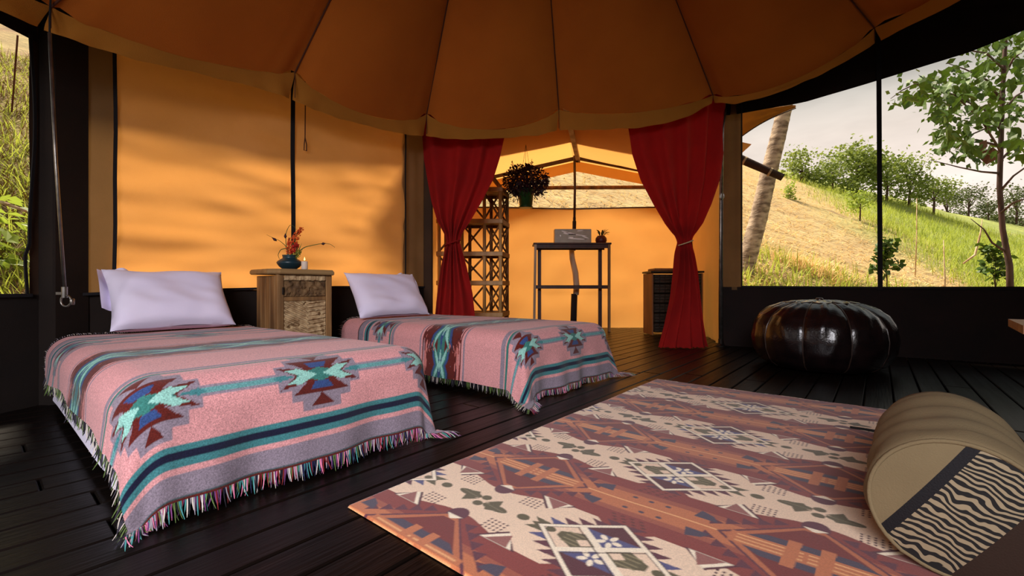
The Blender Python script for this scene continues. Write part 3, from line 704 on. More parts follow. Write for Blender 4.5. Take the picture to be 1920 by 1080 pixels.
M['blanket'] = attr_mat('woven_blanket', 'dye', .95, bump=.4, bscale=520, speckle=.30, sscale=260, sheen=.15)
M['fringe'] = attr_mat('blanket_fringe_yarn', 'dye', .95, sheen=.1)
FR_COLS = [(72, 140, 138), (120, 38, 40), (200, 190, 180), (36, 36, 66), (90, 110, 60), (210, 120, 150), (30, 28, 34), (150, 140, 150), (110, 60, 110)]
def make_blanket(d, label, hem_left, seed):
    res = .0042; c0, c1 = -d.wl, BED_W+d.wr; nx = int((c1-c0)/res); ny = int(d.L/res)
    p = Painter(c0-BED_W/2, c1-BED_W/2, 0, d.L, nx, ny, PINK); blanket_pattern(p, 0, 0, d.L)
    r = np.random.RandomState(seed); p.c *= (1 + .17*(r.rand(ny, nx, 1)-.5)) ; p.c = np.clip(p.c, 0, 1)
    cs = np.linspace(c0, c1, nx); ws = np.linspace(0, d.L, ny); P = np.zeros((ny, nx, 3))
    def warp(c, w):     # uneven side hem
        if c < 0: return c*hem_left(w)
        return c
    for j in range(ny):
        w = ws[j]
        for i in range(nx): P[j, i] = d.pos(warp(cs[i], w), w)
    o = grid_obj('blanket', P, M['blanket'], None, attr=('dye', p.c))
    tag(o, label, 'blanket', 'pink striped woven blankets')
    # fringe: yarn ends along the four hems
    rr = random.Random(seed); V = []; F = []; CO = []
    def strand(root, dirv, ln, col):
        k = len(V); pts = [root]; dv = dirv.normalized(); side = Vector((rr.uniform(-1, 1), rr.uniform(-1, 1), 0))*.35
        for q in range(3):
            dv = (dv + Vector((0, 0, -.28)) + side*rr.uniform(.2, .8)).normalized(); nx_ = pts[-1] + dv*ln/3
            if nx_.z < .004: nx_ = Vector((nx_.x + dirv.x*.01, nx_.y + dirv.y*.01, .004 + rr.uniform(0, .003)))
            pts.append(nx_)
        rad = [.0016, .0018, .0016, .0006]
        for q, pt in enumerate(pts):
            for a in range(3):
                an = 2*PI*a/3; V.append(pt + Vector((math.cos(an), math.sin(an), .3*math.sin(an)))*rad[q]); CO.append(col)
        for q in range(3):
            for a in range(3): F.append((k+q*3+a, k+q*3+(a+1) % 3, k+q*3+3+(a+1) % 3, k+q*3+3+a))
    def col_(): return s2l(rr.choice(FR_COLS))
    for c in np.arange(c0, c1, .0036):
        a, b = d.pos(warp(c, 0), 0), d.pos(warp(c, .02), .02); strand(a, a-b, rr.uniform(.034, .056), col_())
    for c in np.arange(c0, c1, .009):
        a, b = d.pos(warp(c, d.L), d.L), d.pos(warp(c, d.L-.02), d.L-.02); strand(a + Vector((0, 0, .004)), a-b + Vector((0, 0, .012)), rr.uniform(.03, .05), s2l(rr.choice(((190, 180, 170), (60, 56, 66), (150, 140, 150)))))
    for w in np.arange(0, d.L, .0075):
        a, b = d.pos(warp(c0, w), w), d.pos(warp(c0+.02, w), w); strand(a, a-b, rr.uniform(.03, .045), s2l(rr.choice(((30, 28, 34), (190, 180, 170), (90, 110, 60), (60, 56, 66)))))
        if w < .5:
            a, b = d.pos(c1, w), d.pos(c1-.02, w); strand(a, a-b, rr.uniform(.03, .045), col_())
    me = bpy.data.meshes.new('fringe'); me.from_pydata(V, [], F); me.materials.append(M['fringe'])
    at_ = me.color_attributes.new('dye', 'FLOAT_COLOR', 'POINT'); A = np.ones((len(V), 4), dtype=np.float32); A[:, :3] = np.array(CO); at_.data.foreach_set('color', A.reshape(-1))
    f = bpy.data.objects.new('fringe', me); link(f, o); f['kind'] = 'stuff'
    return o
make_blanket(Drape(NEAR_U, NEAR_V, .305, .170, .24, 2.02, 1.0, fl=.08, cf=.06), 'pink and teal striped woven blanket spread over the nearer bed', lambda w: 1.0+.12*n3(w*2.2, 4.4) if w > .25 else 1.0, 5)
make_blanket(Drape(FAR_U, FAR_V, .325, .30, .26, 2.14, 2.6, fl=.08, cf=.22), 'pink and teal striped woven blanket spread over the farther bed beside the cabinet', lambda w: 1.0+.06*n3(w*2.5, 9.4), 6)

# ------------------------------------------------------------------ pillows
def make_pillow(uc, vb, w, h, t, lean, label, seed, rz=0.0):
    n = 44; root = None; Pf = np.zeros((n, n, 3)); Pb = np.zeros((n, n, 3))
    ca, sa = math.cos(lean), math.sin(lean)
    for j in range(n):
        for i in range(n):
            a = -1+2*i/(n-1); b = -1+2*j/(n-1)
            pin = 1 - .07*(1-b*b)*abs(a)**3; pin2 = 1 - .08*(1-a*a)*abs(b)**3
            x = a*w/2*pin; y = b*h/2*pin2
            th = t/2*max(0, (1-a**4))**.55*max(0, (1-b**4))**.55*(1 + .22*(-b))
            wr = .014*n3(a*2.0+b*1.6+seed, b*2.3-a, seed)*(1-abs(a)**6) + .004*math.sin((a*2.2+b*4.2)*3+seed)*(abs(b)**2)*.8
            for P, s in ((Pf, 1), (Pb, -1)):
                yy = y; zz = s*th + (wr if s > 0 else 0)
                # lean back: y goes up and towards the wall, thickness towards the room
                V_ = yy*ca - zz*sa; Z_ = yy*sa + zz*ca
                P[j, i] = (x, V_, Z_)
    zmin = min(Pf[:, :, 2].min(), Pb[:, :, 2].min())
    Pf[:, :, 2] -= zmin; Pb[:, :, 2] -= zmin; vmin = min(Pf[:, :, 1].min(), Pb[:, :, 1].min()); Pf[:, :, 1] -= vmin; Pb[:, :, 1] -= vmin
    V = np.concatenate([Pf.reshape(-1, 3), Pb.reshape(-1, 3)]); F = []; m = n*n
    for j in range(n-1):
        for i in range(n-1):
            q = (j*n+i, j*n+i+1, (j+1)*n+i+1, (j+1)*n+i); F.append(q); F.append(tuple(m+k for k in q[::-1]))
    mb = MB(); mb.v = [tuple(p) for p in V]; mb.f = F; mb.mi = [0]*len(F)
    o = mb.build('pillow', M['linen'], None, True)
    bm = bmesh.new(); bm.from_mesh(o.data); bmesh.ops.remove_doubles(bm, verts=bm.verts, dist=.0008); bmesh.ops.recalc_face_normals(bm, faces=bm.faces); bm.to_mesh(o.data); bm.free()
    o.location = W(uc, vb, ZTOP+.006); o.rotation_euler = (0, 0, ROT_U+rz)
    tag(o, label, 'pillow', 'white pillows at the bed heads')
    # loose open end of the pillowcase behind the top edge
    P = np.zeros((10, 16, 3))
    for j in range(10):
        for i in range(16):
            a = .55 + .50*i/15; b = .98 - 1.2*j/9
            yy = b*h/2 + .012; zz = -.028 + .018*math.sin(i*.5)
            P[j, i] = (-a*w/2 if seed < 2 else a*w/2, yy*ca - zz*sa - vmin + .012, yy*sa + zz*ca - zmin + .012*math.sin(j*.8+i*.3) + .016*(i/15)*(1 - j/9))
    grid_obj('pillowcase_flap', P, M['linen'], o)
    return o
make_pillow(.735, 3.045, .585, .42, .17, math.radians(52), 'plump white pillow tinted by painted cool light with a loose case corner on the nearer bed', 1.3)
make_pillow(2.215, 3.02, .68, .43, .17, math.radians(56), 'plump white pillow tinted by painted cool light beside the carved cabinet on the farther bed', 3.7)

# ================================================================== carved bedside cabinet
cab = thing('cabinet', 'weathered bedside cabinet with carved drawer and door between the beds', 'cabinet', W(1.284, 3.10), ROT_U)
cw, cdp, ch = .385, .325, .75
for k in range(4):          # side planks
    for x in (.012, cw-.012):
        mb = MB(); mb.box((x, .045+cdp*(k+.5)/4*.92, .36), (.022 + .002*(k % 2), cdp/4*.92-.003, .69), bev=.003); mb.build('side_plank', M['wood_mid'], cab)
mb = MB(); mb.box((cw/2, cdp-.01, .36), (cw-.04, .016, .68)); mb.build('back_panel', M['wood_mid'], cab)
mb = MB(); mb.box((cw/2, cdp/2, .10), (cw-.03, cdp-.03, .02)); mb.build('bottom_board', M['wood_mid'], cab)
for x in (.022, cw-.022):
    mb = MB(); mb.box((x, .018, .357), (.044, .036, .714), bev=.004); mb.build('stile', M['wood_mid'], cab)
for y in (cdp-.02,):
    for x in (.02, cw-.02):
        mb = MB(); mb.box((x, y, .06), (.035, .035, .12), bev=.004); mb.build('foot', M['wood_mid'], cab)
for z, h in ((.545, .028), (.085, .05)):
    mb = MB(); mb.box((cw/2, .016, z), (cw-.09, .026, h), bev=.003); mb.build('rail', M['wood_mid'], cab)
def carved(name, x0, x1, z0, z1, m, fn, parent, y=.006, res=.004):
    nx = max(4, int((x1-x0)/res)); nz = max(4, int((z1-z0)/res)); P = np.zeros((nz, nx, 3))
    for j in range(nz):
        for i in range(nx):
            x = x0+(x1-x0)*i/(nx-1); z = z0+(z1-z0)*j/(nz-1); e = 0 if i in (0, nx-1) or j in (0, nz-1) else fn(x-x0, z-z0)
            P[j, i] = (x, y - e, z)
    return grid_obj(name, P, m, parent, smooth=False)
def blocks(x, z):
    return .002 + .015*max(0, n3(x*30, z*34, 3.3)+.12) - .010*(n3(x*60, z*45, 6) > .42)
frieze = lambda x, z: .006*(math.sin(x*120) > -.3)*(n3(x*40, z*60, 2)*.5+.8) + .003
def chev(x, z):
    X = x-.148; 
    s = (abs(X*.4)+z*1.0 + (x*.9 if X < 0.02 else -x*.5))
    return -.004 + .016*max(0, min(1, .5+1.6*math.sin(s*215)))*(.8+.7*n3(x*34, z*34)) - .012*(n3(x*18, z*18, 9) > .5)
carved('carved_frieze', .046, cw-.046, .672, .712, M['wood_carved'], frieze, cab)
dr = MB(); dr.box((cw/2, .03, .615), (cw-.10, .03, .108), bev=.002); dr = dr.build('drawer', M['wood_carved_dark'], cab)
carved('drawer_front', .046, cw-.046, .561, .668, M['wood_carved_dark'], blocks, dr, y=.010)
do = MB(); do.box((cw/2, .03, .32), (cw-.094, .03, .42), bev=.002); do = do.build('door', M['wood_carved_dark'], cab)
carved('carved_panel', .046, cw-.046, .112, .530, M['wood_carved'], chev, do, y=.010)
mb = MB(); mb.box((.036, -.004, .60), (.012, .010, .05), bev=.003); mb.build('hinge', M['dark_steel'], cab)
tp = MB(); out = [(-.045, .05), (.005, -.035), (cw-.005, -.035), (cw+.045, .05), (cw+.045, cdp+.02), (-.045, cdp+.02)]
for z, s in ((.714, .97), (.722, 1.0), (.738, 1.0), (.750, .965)):
    tp.v += [(cw/2+(x-cw/2)*s, cdp/2+(y-cdp/2)*s, z) for x, y in out]
for j in range(3):
    for i in range(6): tp.f.append((j*6+i, j*6+(i+1) % 6, (j+1)*6+(i+1) % 6, (j+1)*6+i)); tp.mi.append(0)
tp.f += [tuple(range(6))[::-1], tuple(18+i for i in range(6))]; tp.mi += [0, 0]
tp.build('top', M['wood_top'], cab)

# vase, candle and flowers on the cabinet
VX = Vector(at(543, 500, 3.17)); VX.z = .751
vase = thing('vase', 'squat matte dark teal vase holding flowers on the carved cabinet', 'vase', VX)
mb = MB(); mb.lathe([(.040, 0), (.046, .004), (.068, .022), (.082, .042), (.084, .050), (.078, .060), (.058, .074), (.046, .080), (.045, .086), (.047, .098), (.050, .104), (.044, .104), (.041, .096), (.040, .084), (.055, .06), (.03, .02)], 40)
mb.build('body', M['ceramic_blue'], vase, True)
CX = Vector(at(571, 500, 3.12)); CX.z = .751
cdl = thing('candle', 'short white pillar candle with a small flame beside the teal vase', 'candle', CX)
mb = MB(); mb.lathe([(.0, 0), (.020, 0), (.0215, .002), (.0215, .054), (.019, .057), (.010, .054), (.0, .053)], 24); mb.build('wax_body', M['wax'], cdl, True)
mb = MB(); mb.tube([(0, 0, .052), (.001, 0, .064)], .0014, 6); mb.build('wick', M['wick'], cdl)
fm = bpy.data.materials.new('candle_flame'); fm.use_nodes = True; b = fm.node_tree.nodes['Principled BSDF']; b.inputs['Emission Color'].default_value = (1, .62, .2, 1); b.inputs['Emission Strength'].default_value = 2.5; b.inputs['Base Color'].default_value = (.9, .6, .25, 1)
mb = MB(); mb.lathe([(.001, .061), (.0045, .066), (.005, .071), (.003, .079), (.0006, .087)], 12); mb.build('flame', fm, cdl, True)

FY = 3.17
def fp(px, py, dy=0.0): return Vector(at(px, py, FY+dy))
mouth = Vector((VX.x, VX.y, .80))
def spike(name, label, pts, r, m, seed, n=150):
    t = thing(name, label, 'flower', mouth)
    q = random.Random(seed); P3 = [p - mouth for p in pts]
    mb = MB(); mb.tube([Vector((0, 0, 0))] + P3, .0035, 6); mb.build('stem', M['stem'], t, True)
    mb = MB()
    for k in range(n):
        s = q.random(); f = s*(len(P3)-1); i = min(int(f), len(P3)-2); c = P3[i].lerp(P3[i+1], f-i)
        rr_ = r*(1-.55*abs(s-.45)*1.6)*q.random()**.5; a = q.uniform(0, 2*PI); c = c + Vector((math.cos(a)*rr_, math.sin(a)*rr_, q.uniform(-.008, .008)))
        s_ = q.uniform(.005, .009); a = q.uniform(0, PI); x = Vector((math.cos(a), math.sin(a), .5)).normalized()*s_; y = Vector((-math.sin(a)*.5, .3, 1)).normalized()*s_
        mb.add([c-x, c+y*.6-x*.2, c+x, c-y], [(0, 1, 2, 3)])
    o = mb.build('bracts', m, t); o['kind'] = 'stuff'
    return t
spike('flower_spike', 'tall drooping orange flower spike in the teal vase', [fp(546, 480), fp(550, 456), fp(557, 438), fp(565, 428)], .030, M['petal_orange'], 1, 260)
spike('flower_spike', 'short upright orange flower spike low in the teal vase', [fp(540, 482), fp(541, 464), fp(543, 446)], .016, M['petal_orange'], 2, 120)
spike('flower_cluster', 'round red flower head at the vase mouth', [fp(548, 476), fp(553, 464), fp(556, 458)], .028, M['petal_red'], 3, 200)
spike('flower_cluster', 'yellow green filler sprig right of the red flower in the vase', [fp(552, 482), fp(558, 474), fp(562, 470)], .024, M['bract_yellow'], 4, 110)
def podstem(label, pts, pod=None, r=.003):
    t = thing('pod_stem', label, 'flower stem', mouth)
    P3 = [p - mouth for p in pts]
    # smooth the path
    out_ = []; n = len(P3)
    for i in range(n-1):
        for k in range(4): out_.append(P3[i].lerp(P3[i+1], k/4))
    out_.append(P3[-1]); sm = [out_[0]] + [(out_[i-1]+out_[i]*2+out_[i+1])/4 for i in range(1, len(out_)-1)] + [out_[-1]]
    k = len(sm); mb = MB(); mb.tube(sm, [r*(1-.7*i/(k-1)) for i in range(k)], 6); mb.build('stem', M['stem'], t, True)
    if pod is not None:
        c = pod[0]-mouth; d = (pod[1]-pod[0]); mb = MB(); mb.tube([c-d*.6, c-d*.3, c, c+d*.35, c+d*.8], [.001, .007, .0105, .006, .0006], 8); mb.build('pod', M['pod'], t, True)
    return t
podstem('green stem with a plum pod arching to the left of the vase', [fp(541, 484), fp(537, 462), fp(524, 451), fp(512, 446), fp(500, 440)], (fp(515, 449), fp(508, 444)))
podstem('thin looped stem with a hanging plum pod above the vase', [fp(543, 484), fp(536, 458), fp(536, 436), fp(543, 422), fp(550, 423), fp(556, 431)], (fp(535, 443), fp(535, 436)))
podstem('green curled leaf stem drooping at the left rim of the vase', [fp(542, 482), fp(538, 465), fp(526, 468), fp(521, 478), fp(524, 486)], None, .004)
podstem('long green stem with a small pod reaching to the right of the vase', [fp(549, 484), fp(559, 472), fp(572, 463), fp(590, 459), fp(608, 456), fp(620, 458), fp(628, 464)], (fp(606, 457), fp(612, 456)), .004)
bl = thing('leaf_blades', 'upright narrow green leaves behind the candle in the vase', 'leaves', mouth)
for a, b_, c in (((553, 486), (560, 470), (566, 455)), ((554, 486), (562, 476), (568, 466)), ((552, 486), (556, 470), (559, 452)), ((554, 487), (563, 480), (570, 477))):
    p, q, r_ = (fp(*x)-mouth for x in (a, b_, c)); w = Vector((.005, 0, .002))
    mb = MB(); mb.add([p-w, p+w, q-w*1.3, q+w*1.3, r_], [(0, 1, 3, 2), (2, 3, 4)]); mb.build('leaf', M['leaf_blade'], bl)

# ================================================================== red curtains
CA, CB = Vector((-.78, 4.41, 0)), Vector((2.16, 4.70, 0))
def c_on(px, off=0.0):
    r = (px-960)/FOC; d = CB-CA; t = (r*CA.y-CA.x)/(d.x-r*d.y); p = CA + d*t; return p + Vector((.1, -1, 0))*off
def z_of(py, Y): return CAM_H + (540-py)/FOC*Y
def curtain(name, rows, ytop, ybot, npl, label, knot, kw, extra_z):
    """rows: (py, left px, right px)"""
    t = thing(name, label, 'curtain', c_on(knot[0]))
    npl0 = npl
    loc = Vector(t.location); nu, nv = 120, 110; P = np.zeros((nv, nu, 3))
    for j in range(nv):
        py = ytop + (ybot-ytop)*j/(nv-1)
        l = interp(py, [(r[0], r[1]) for r in rows]); rr_ = interp(py, [(r[0], r[2]) for r in rows]); wdt = rr_-l
        kn = math.exp(-((py-knot[1])/14.0)**2)
        for i in range(nu):
            s = i/(nu-1); ss = s + .018*math.sin(2*PI*npl*s*1.0+1.1) 
            px = l + wdt*ss; base_ = c_on(px)
            z = z_of(py, base_.y)
            amp = (.020 + .026*min(1, 40/max(wdt, 10)))*(1-.72*kn)
            spread = abs(py-knot[1])/200
            dg = (knot[1]-py)/ (knot[1]-ytop); dep = amp*math.sin(2*PI*npl*(s + (.22*dg*(s-.5) if dg > 0 else 0)) + 1.3*math.sin(py*.010+s*4) + .6*n3(s*2, py*.006, npl)) + .030*math.sin(PI*s)*(1-kn*.3) + .040*n3(s*2.2 + py*.006, py*.004, 3) + .03*kn*math.sin(PI*s)
            if py > knot[1]: dep += .05*min(1, (py-knot[1])/190)*math.sin(PI*s)
            p = c_on(px, dep + .05)
            zz = z + extra_z*max(0, (knot[1]-py)/ (knot[1]-ytop))**2*0
            P[j, i] = (p.x-loc.x, p.y-loc.y, max(zz, .006+.004*math.sin(i*.9)))
    grid_obj('drape', P, M['curtain'], t)
    kx = c_on(knot[0], .075); kz = z_of(knot[1], kx.y); mb = MB()
    for dz in (-.003,):
        pts = [(kx.x-loc.x + kw*math.cos(a), kx.y-loc.y + .062*math.sin(a), kz + dz + kw*.35*math.cos(a)) for a in np.linspace(0, 2*PI, 25)]
        mb.tube(pts, .0065, 6, cap=False)
    mb.build('tieback', M['rope'] if knot[0] > 1000 else M['curtain'], t, True)
    return t
curtain('curtain', [(205, 783, 950), (258, 790, 943), (300, 793, 934), (340, 800, 922), (380, 808, 902), (415, 819, 882), (440, 833, 866), (455, 837, 862), (470, 833, 866), (500, 826, 874), (550, 819, 885), (600, 814, 890), (660, 808, 896)], 205, 656, 3,
        'crimson curtain tied back at the left of the doorway, beside the bamboo shelf', (849, 455), .075, .1)
curtain('curtain', [(180, 1166, 1352), (235, 1172, 1351), (290, 1181, 1348), (340, 1198, 1340), (385, 1222, 1325), (420, 1244, 1310), (443, 1263, 1294), (455, 1266, 1291), (470, 1264, 1293), (510, 1260, 1301), (560, 1252, 1309), (610, 1240, 1316), (640, 1231, 1321), (660, 1226, 1326)], 180, 656, 4,
        'crimson curtain tied back at the right of the doorway, before the woven chest', (1279, 455), .072, .1)

# ================================================================== annex furniture
sh = thing('bamboo_shelf', 'tall bamboo lattice shelf with crossed braces behind the left curtain', 'shelf', (-.5, 5.5, 0))
so = Vector((-.5, 5.5, 0)); FYs, BYs = 5.32, 5.72
XF = [(p-960)/FOC*FYs for p in (823, 866, 908, 938)]; XBk = [(p-960)/FOC*BYs for p in (836, 881, 921, 951)]
for x in XF:
    mb = MB(); mb.tube([(x-so.x, FYs-so.y, 0), (x-so.x+.003, FYs-so.y, .9), (x-so.x, FYs-so.y, 1.86)], .021, 10)
    for z in (.3, .66, 1.0, 1.42): mb.lathe([(.024, z-.006), (.026, z), (.024, z+.006)], 10, (x-so.x, FYs-so.y, 0))
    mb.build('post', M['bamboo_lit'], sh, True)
for x in XBk:
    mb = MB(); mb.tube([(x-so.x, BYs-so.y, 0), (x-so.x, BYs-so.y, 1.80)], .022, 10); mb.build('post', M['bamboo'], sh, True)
LV = [.30, .68, 1.03, 1.42, 1.80]
for z in LV:
    s_ = empty('shelf', (0, 0, 0), 0, sh)
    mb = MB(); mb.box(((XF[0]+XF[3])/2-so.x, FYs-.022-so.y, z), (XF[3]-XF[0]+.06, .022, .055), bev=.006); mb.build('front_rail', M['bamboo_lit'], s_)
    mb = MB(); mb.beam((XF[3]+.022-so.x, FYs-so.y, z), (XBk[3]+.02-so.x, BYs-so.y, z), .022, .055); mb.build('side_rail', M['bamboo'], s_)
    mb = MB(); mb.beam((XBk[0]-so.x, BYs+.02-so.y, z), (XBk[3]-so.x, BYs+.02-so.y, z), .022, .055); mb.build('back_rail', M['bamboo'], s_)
    for k in range(7):
        f = (k+.5)/7; y = FYs+(BYs-FYs)*f; xa = XF[0]+(XBk[0]-XF[0])*f; xb = XF[3]+(XBk[3]-XF[3])*f
        mb = MB(); mb.box(((xa+xb)/2-so.x, y-so.y, z+.012), (xb-xa, .048, .014)); mb.build('slat', M['bamboo'], s_)
def xbrace(a, b, z0, z1, m):
    for p, q in (((a, z0), (b, z1)), ((a, z1), (b, z0))):
        mb = MB(); mb.tube([(p[0][0]-so.x, p[0][1]-so.y, p[1]), (q[0][0]-so.x, q[0][1]-so.y, q[1])], .013, 6); mb.build('brace', m, sh)
zz_ = [.05] + LV
for k in range(5):
    z0, z1 = zz_[k]+.03, zz_[k+1]-.03
    for i in range(3): xbrace((XF[i], FYs+.015), (XF[i+1], FYs+.015), z0, z1, M['bamboo'])
    xbrace((XF[3]+.012, FYs), (XBk[3]+.01, BYs), z0, z1, M['bamboo'])
    xbrace((XBk[2], BYs), (XBk[3], BYs), z0, z1, M['bamboo'])
mb = MB(); pa, pb2 = Vector(at(906, 318, 5.4))-so, Vector(at(938, 352, 5.5))-so
mb.tube([pa, pa.lerp(pb2, .5)+Vector((0, 0, .03)), pb2, Vector((XF[3]-so.x, .02, 1.80))], .028, 8); mb.build('top_hoop', M['bamboo_lit'], sh, True)

tb = thing('console_table', 'tall narrow dark wood console table on slim legs before the orange wall', 'table', (.86, 6.45, 0))
TX0, TX1, TZ = (1000-960)/FOC*6.3, (1146-960)/FOC*6.3, 1.262
mb = MB(); mb.box(((TX0+TX1)/2-.86, .0, TZ-.012), (TX1-TX0, .36, .026), bev=.005); mb.build('top', M['wood_dark'], tb)
for y in (-.15, .15):
    mb = MB(); mb.box(((TX0+TX1)/2-.86, y, TZ-.05), (TX1-TX0-.07, .022, .05)); mb.build('apron', M['wood_dark'], tb)
for x0, xi, m1, m2 in ((TX0+.03, TX0+.105, 'driftwood', 'wood_dark'), (TX1-.03, TX1-.10, 'wood_mid', 'wood_dark')):
    mb = MB(); mb.beam((x0-.86-(.02 if x0 < .8 else -.0), -.15, 0), (x0-.86, -.15, TZ-.025), .034, .04, up=(0, 1, 0)); mb.build('leg', M[m1], tb)
    mb = MB(); mb.beam((xi-.86, .15, 0), (xi-.86, .15, TZ-.025), .05, .04, up=(0, 1, 0)); mb.build('leg', M[m2], tb)
mb = MB(); mb.box(((TX0+TX1)/2-.86, -.06, .635), (TX1-TX0-.05, .05, .05), bev=.004); mb.build('stretcher', M['wood_dark'], tb)

bxp = Vector(((1073-960)/FOC*6.40, 6.40, TZ+.001)); bw, bh = .525, .2
bx = thing('gift_box', 'long pale pearl box with painted white glare patches on the console table', 'box', bxp)
mb = MB(); mb.box((0, 0, bh/2), (bw, .15, bh), bev=.004); mb.build('body', M['box_white'], bx)
fl = random.Random(4)  # thin white patches stand in for glare on the box front
for cx, cz, w_, h_, sl_ in ((-.05, .135, .22, .030, -.12), (-.12, .160, .12, .018, -.3), (.06, .115, .26, .018, -.1), (.10, .175, .09, .014, .05), (.06, .058, .30, .016, -.06), (-.03, .080, .08, .022, -.1), (.17, .085, .12, .018, -.35), (-.18, .105, .02, .03, .8), (.19, .05, .06, .014, .0)):
    c_, s_ = math.cos(sl_), math.sin(sl_); mb = MB(); pts = []
    for k in range(9):
        a = 2*PI*k/9; rr_ = .6+.4*fl.random(); x, z = w_/2*math.cos(a)*rr_*1.2, h_/2*math.sin(a)*rr_*1.2; pts.append((cx+x*c_-z*s_, -.0770, cz+x*s_+z*c_))
    mb.add(pts + [(p[0], -.0745, p[2]) for p in pts], [tuple(range(9)), tuple(range(9, 18))[::-1]] + [(i, (i+1) % 9, (i+1) % 9+9, i+9) for i in range(9)]); mb.build('glare_patch', M['box_shine'], bx)

def leafy(name, parent, m, n, cen, rx, ry, rz, ls, seed, droop=.4, hollow=0.3):
    q = random.Random(seed); mb = MB()
    for k in range(n):
        while True:
            p = Vector((q.uniform(-1, 1), q.uniform(-1, 1), q.uniform(-1, 1)))
            if hollow < p.length < 1: break
        d = (p + Vector((q.uniform(-.7, .7), q.uniform(-.7, .7), q.uniform(-.8, .4)))).normalized()
        c = Vector((cen[0]+p.x*rx, cen[1]+p.y*ry, cen[2]+p.z*rz)); l = ls*q.uniform(.6, 1.3)
        sd = d.cross(Vector((q.uniform(-1, 1), q.uniform(-1, 1), 1))).normalized()*l*.28; tip = c + d*l + Vector((0, 0, -droop*l*.4)); mid = c + d*l*.5
        mb.add([c, mid-sd, tip, mid+sd], [(0, 1, 2), (0, 2, 3)])
    o = mb.build(name, m, parent); o['kind'] = 'stuff'; return o

pp = Vector(((1127-960)/FOC*6.42, 6.42, TZ+.001))
pt = thing('potted_plant', 'small dark leafy plant in a round dark red pot on the console table', 'plant', pp)
mb = MB(); mb.lathe([(.05, 0), (.072, .012), (.082, .045), (.078, .08), (.055, .105), (.052, .112), (.044, .108), (.05, .09)], 24); mb.build('pot', M['pot_red'], pt, True)
mb = MB(); mb.lathe([(.0, .095), (.048, .095), (.03, .104)], 16); mb.build('soil', M['soil'], pt)
q = random.Random(5)
for k in range(26):
    a = q.uniform(0, 2*PI); r_ = q.uniform(.04, .14); h_ = q.uniform(.05, .13)*(1.3-r_*4); p = Vector((.02*math.cos(a), .02*math.sin(a), .10)); tip = Vector((r_*math.cos(a), r_*math.sin(a)*.8, .10+max(.02, h_))); md = p.lerp(tip, .55)+Vector((0, 0, .03)); s_ = Vector((-math.sin(a), math.cos(a), 0))*.013
    mb = MB(); mb.add([p, md-s_, tip, md+s_, md+Vector((0, 0, -.006))], [(0, 4, 1), (1, 4, 2), (2, 4, 3), (3, 4, 0)]); mb.build('leaf', M['leaf_dark'], pt)

hp = Vector(((986-960)/FOC*5.7, 5.7, z_of(388, 5.7)))
hb = thing('hanging_plant', 'bushy dark purple hanging plant in a green pot below the annex roof', 'plant', hp)
mb = MB(); mb.lathe([(.074, 0), (.080, .004), (.104, .20), (.112, .205), (.112, .225), (.100, .225), (.095, .19), (.07, .02)], 28); mb.build('pot', M['pot_green'], hb, True)
mb = MB(); mb.lathe([(.0, .19), (.096, .19), (.06, .205)], 16); mb.build('soil', M['soil'], hb)
mb = MB(); mb.lathe([(.07, -.012), (.088, -.010), (.092, .002), (.07, .002)], 24); mb.build('saucer', M['pot_green'], hb, True)
leafy('foliage', hb, M['leaf_purple'], 2600, (0, 0, .34), .29, .26, .19, .042, 11, hollow=.15)
leafy('trailing_foliage', hb, M['leaf_purple'], 420, (0, 0, .21), .27, .24, .15, .03, 12, hollow=.5)
q = random.Random(8)
for k in range(12):
    a = q.uniform(0, 2*PI); r_ = q.uniform(.06, .26); mb = MB(); tip = Vector((r_*math.cos(a), r_*math.sin(a), .34+q.uniform(.15, .30)-r_*.25)); mb.tube([(0, 0, .2), tip*.6, tip], .003, 5)
    for z in range(6):
        c = (tip*(.7+.05*z)); d = Vector((q.uniform(-1, 1), q.uniform(-1, 1), q.uniform(-.3, 1))).normalized()*.03; s_ = d.cross(Vector((.3, .4, 1))).normalized()*.011; mb.add([c, c+d*.5-s_, c+d, c+d*.5+s_], [(0, 1, 2, 3)])
    mb.build('twig', M['leaf_purple'], hb)
for a in (0.4, 2.5, 4.6):
    mb = MB(); mb.tube([(.108*math.cos(a), .108*math.sin(a), .22), (.0, .0, .80)], .002, 4); mb.build('hanger_wire', M['dark_steel'], hb)

ct = thing('woven_chest', 'dark woven reed chest with tan side behind the right curtain', 'chest', (1.80, 5.70, 0))
cw2, cd2, chh = .66, .38, .82
for x in (.01, cw2-.01):
    mb = MB(); mb.box((x, cd2/2, chh/2), (.02, cd2, chh-.02), bev=.004); mb.build('side_board', M['trunk_panel'], ct)
mb = MB(); mb.box((cw2/2, cd2-.01, chh/2), (cw2-.05, .02, chh-.04)); mb.build('back_board', M['trunk_panel'], ct)
for k in range(6):
    z0 = .05+.126*k; d_ = MB(); d_.box((cw2/2, .04, z0+.058), (cw2-.05, .08, .118), bev=.012); d_ = d_.build('drawer', M['trunk_woven'], ct)
    for i in range(9):
        mb = MB(); x0 = .03+(cw2-.06)*i/9
        for zz in range(3): mb.box((x0+(cw2-.06)/18, -.003-.004*((i+zz) % 2), z0+.022+.037*zz), ((cw2-.06)/9-.003, .014, .033), bev=.005)
        mb.build('woven_strip', M['trunk_woven'], d_)
mb = MB(); mb.box((cw2/2, cd2/2, chh+.008), (cw2+.03, cd2+.02, .026), bev=.008); mb.build('lid', M['trunk_woven'], ct)
tray = tag(MB().box((0, 0, .018), (.50, .30, .034), bev=.008).build('board', M['trunk_panel']), 'flat tan board lying on the woven chest behind the right curtain', 'board'); tray.location = (1.80+cw2/2-.03, 5.70+cd2/2, chh+.0215)

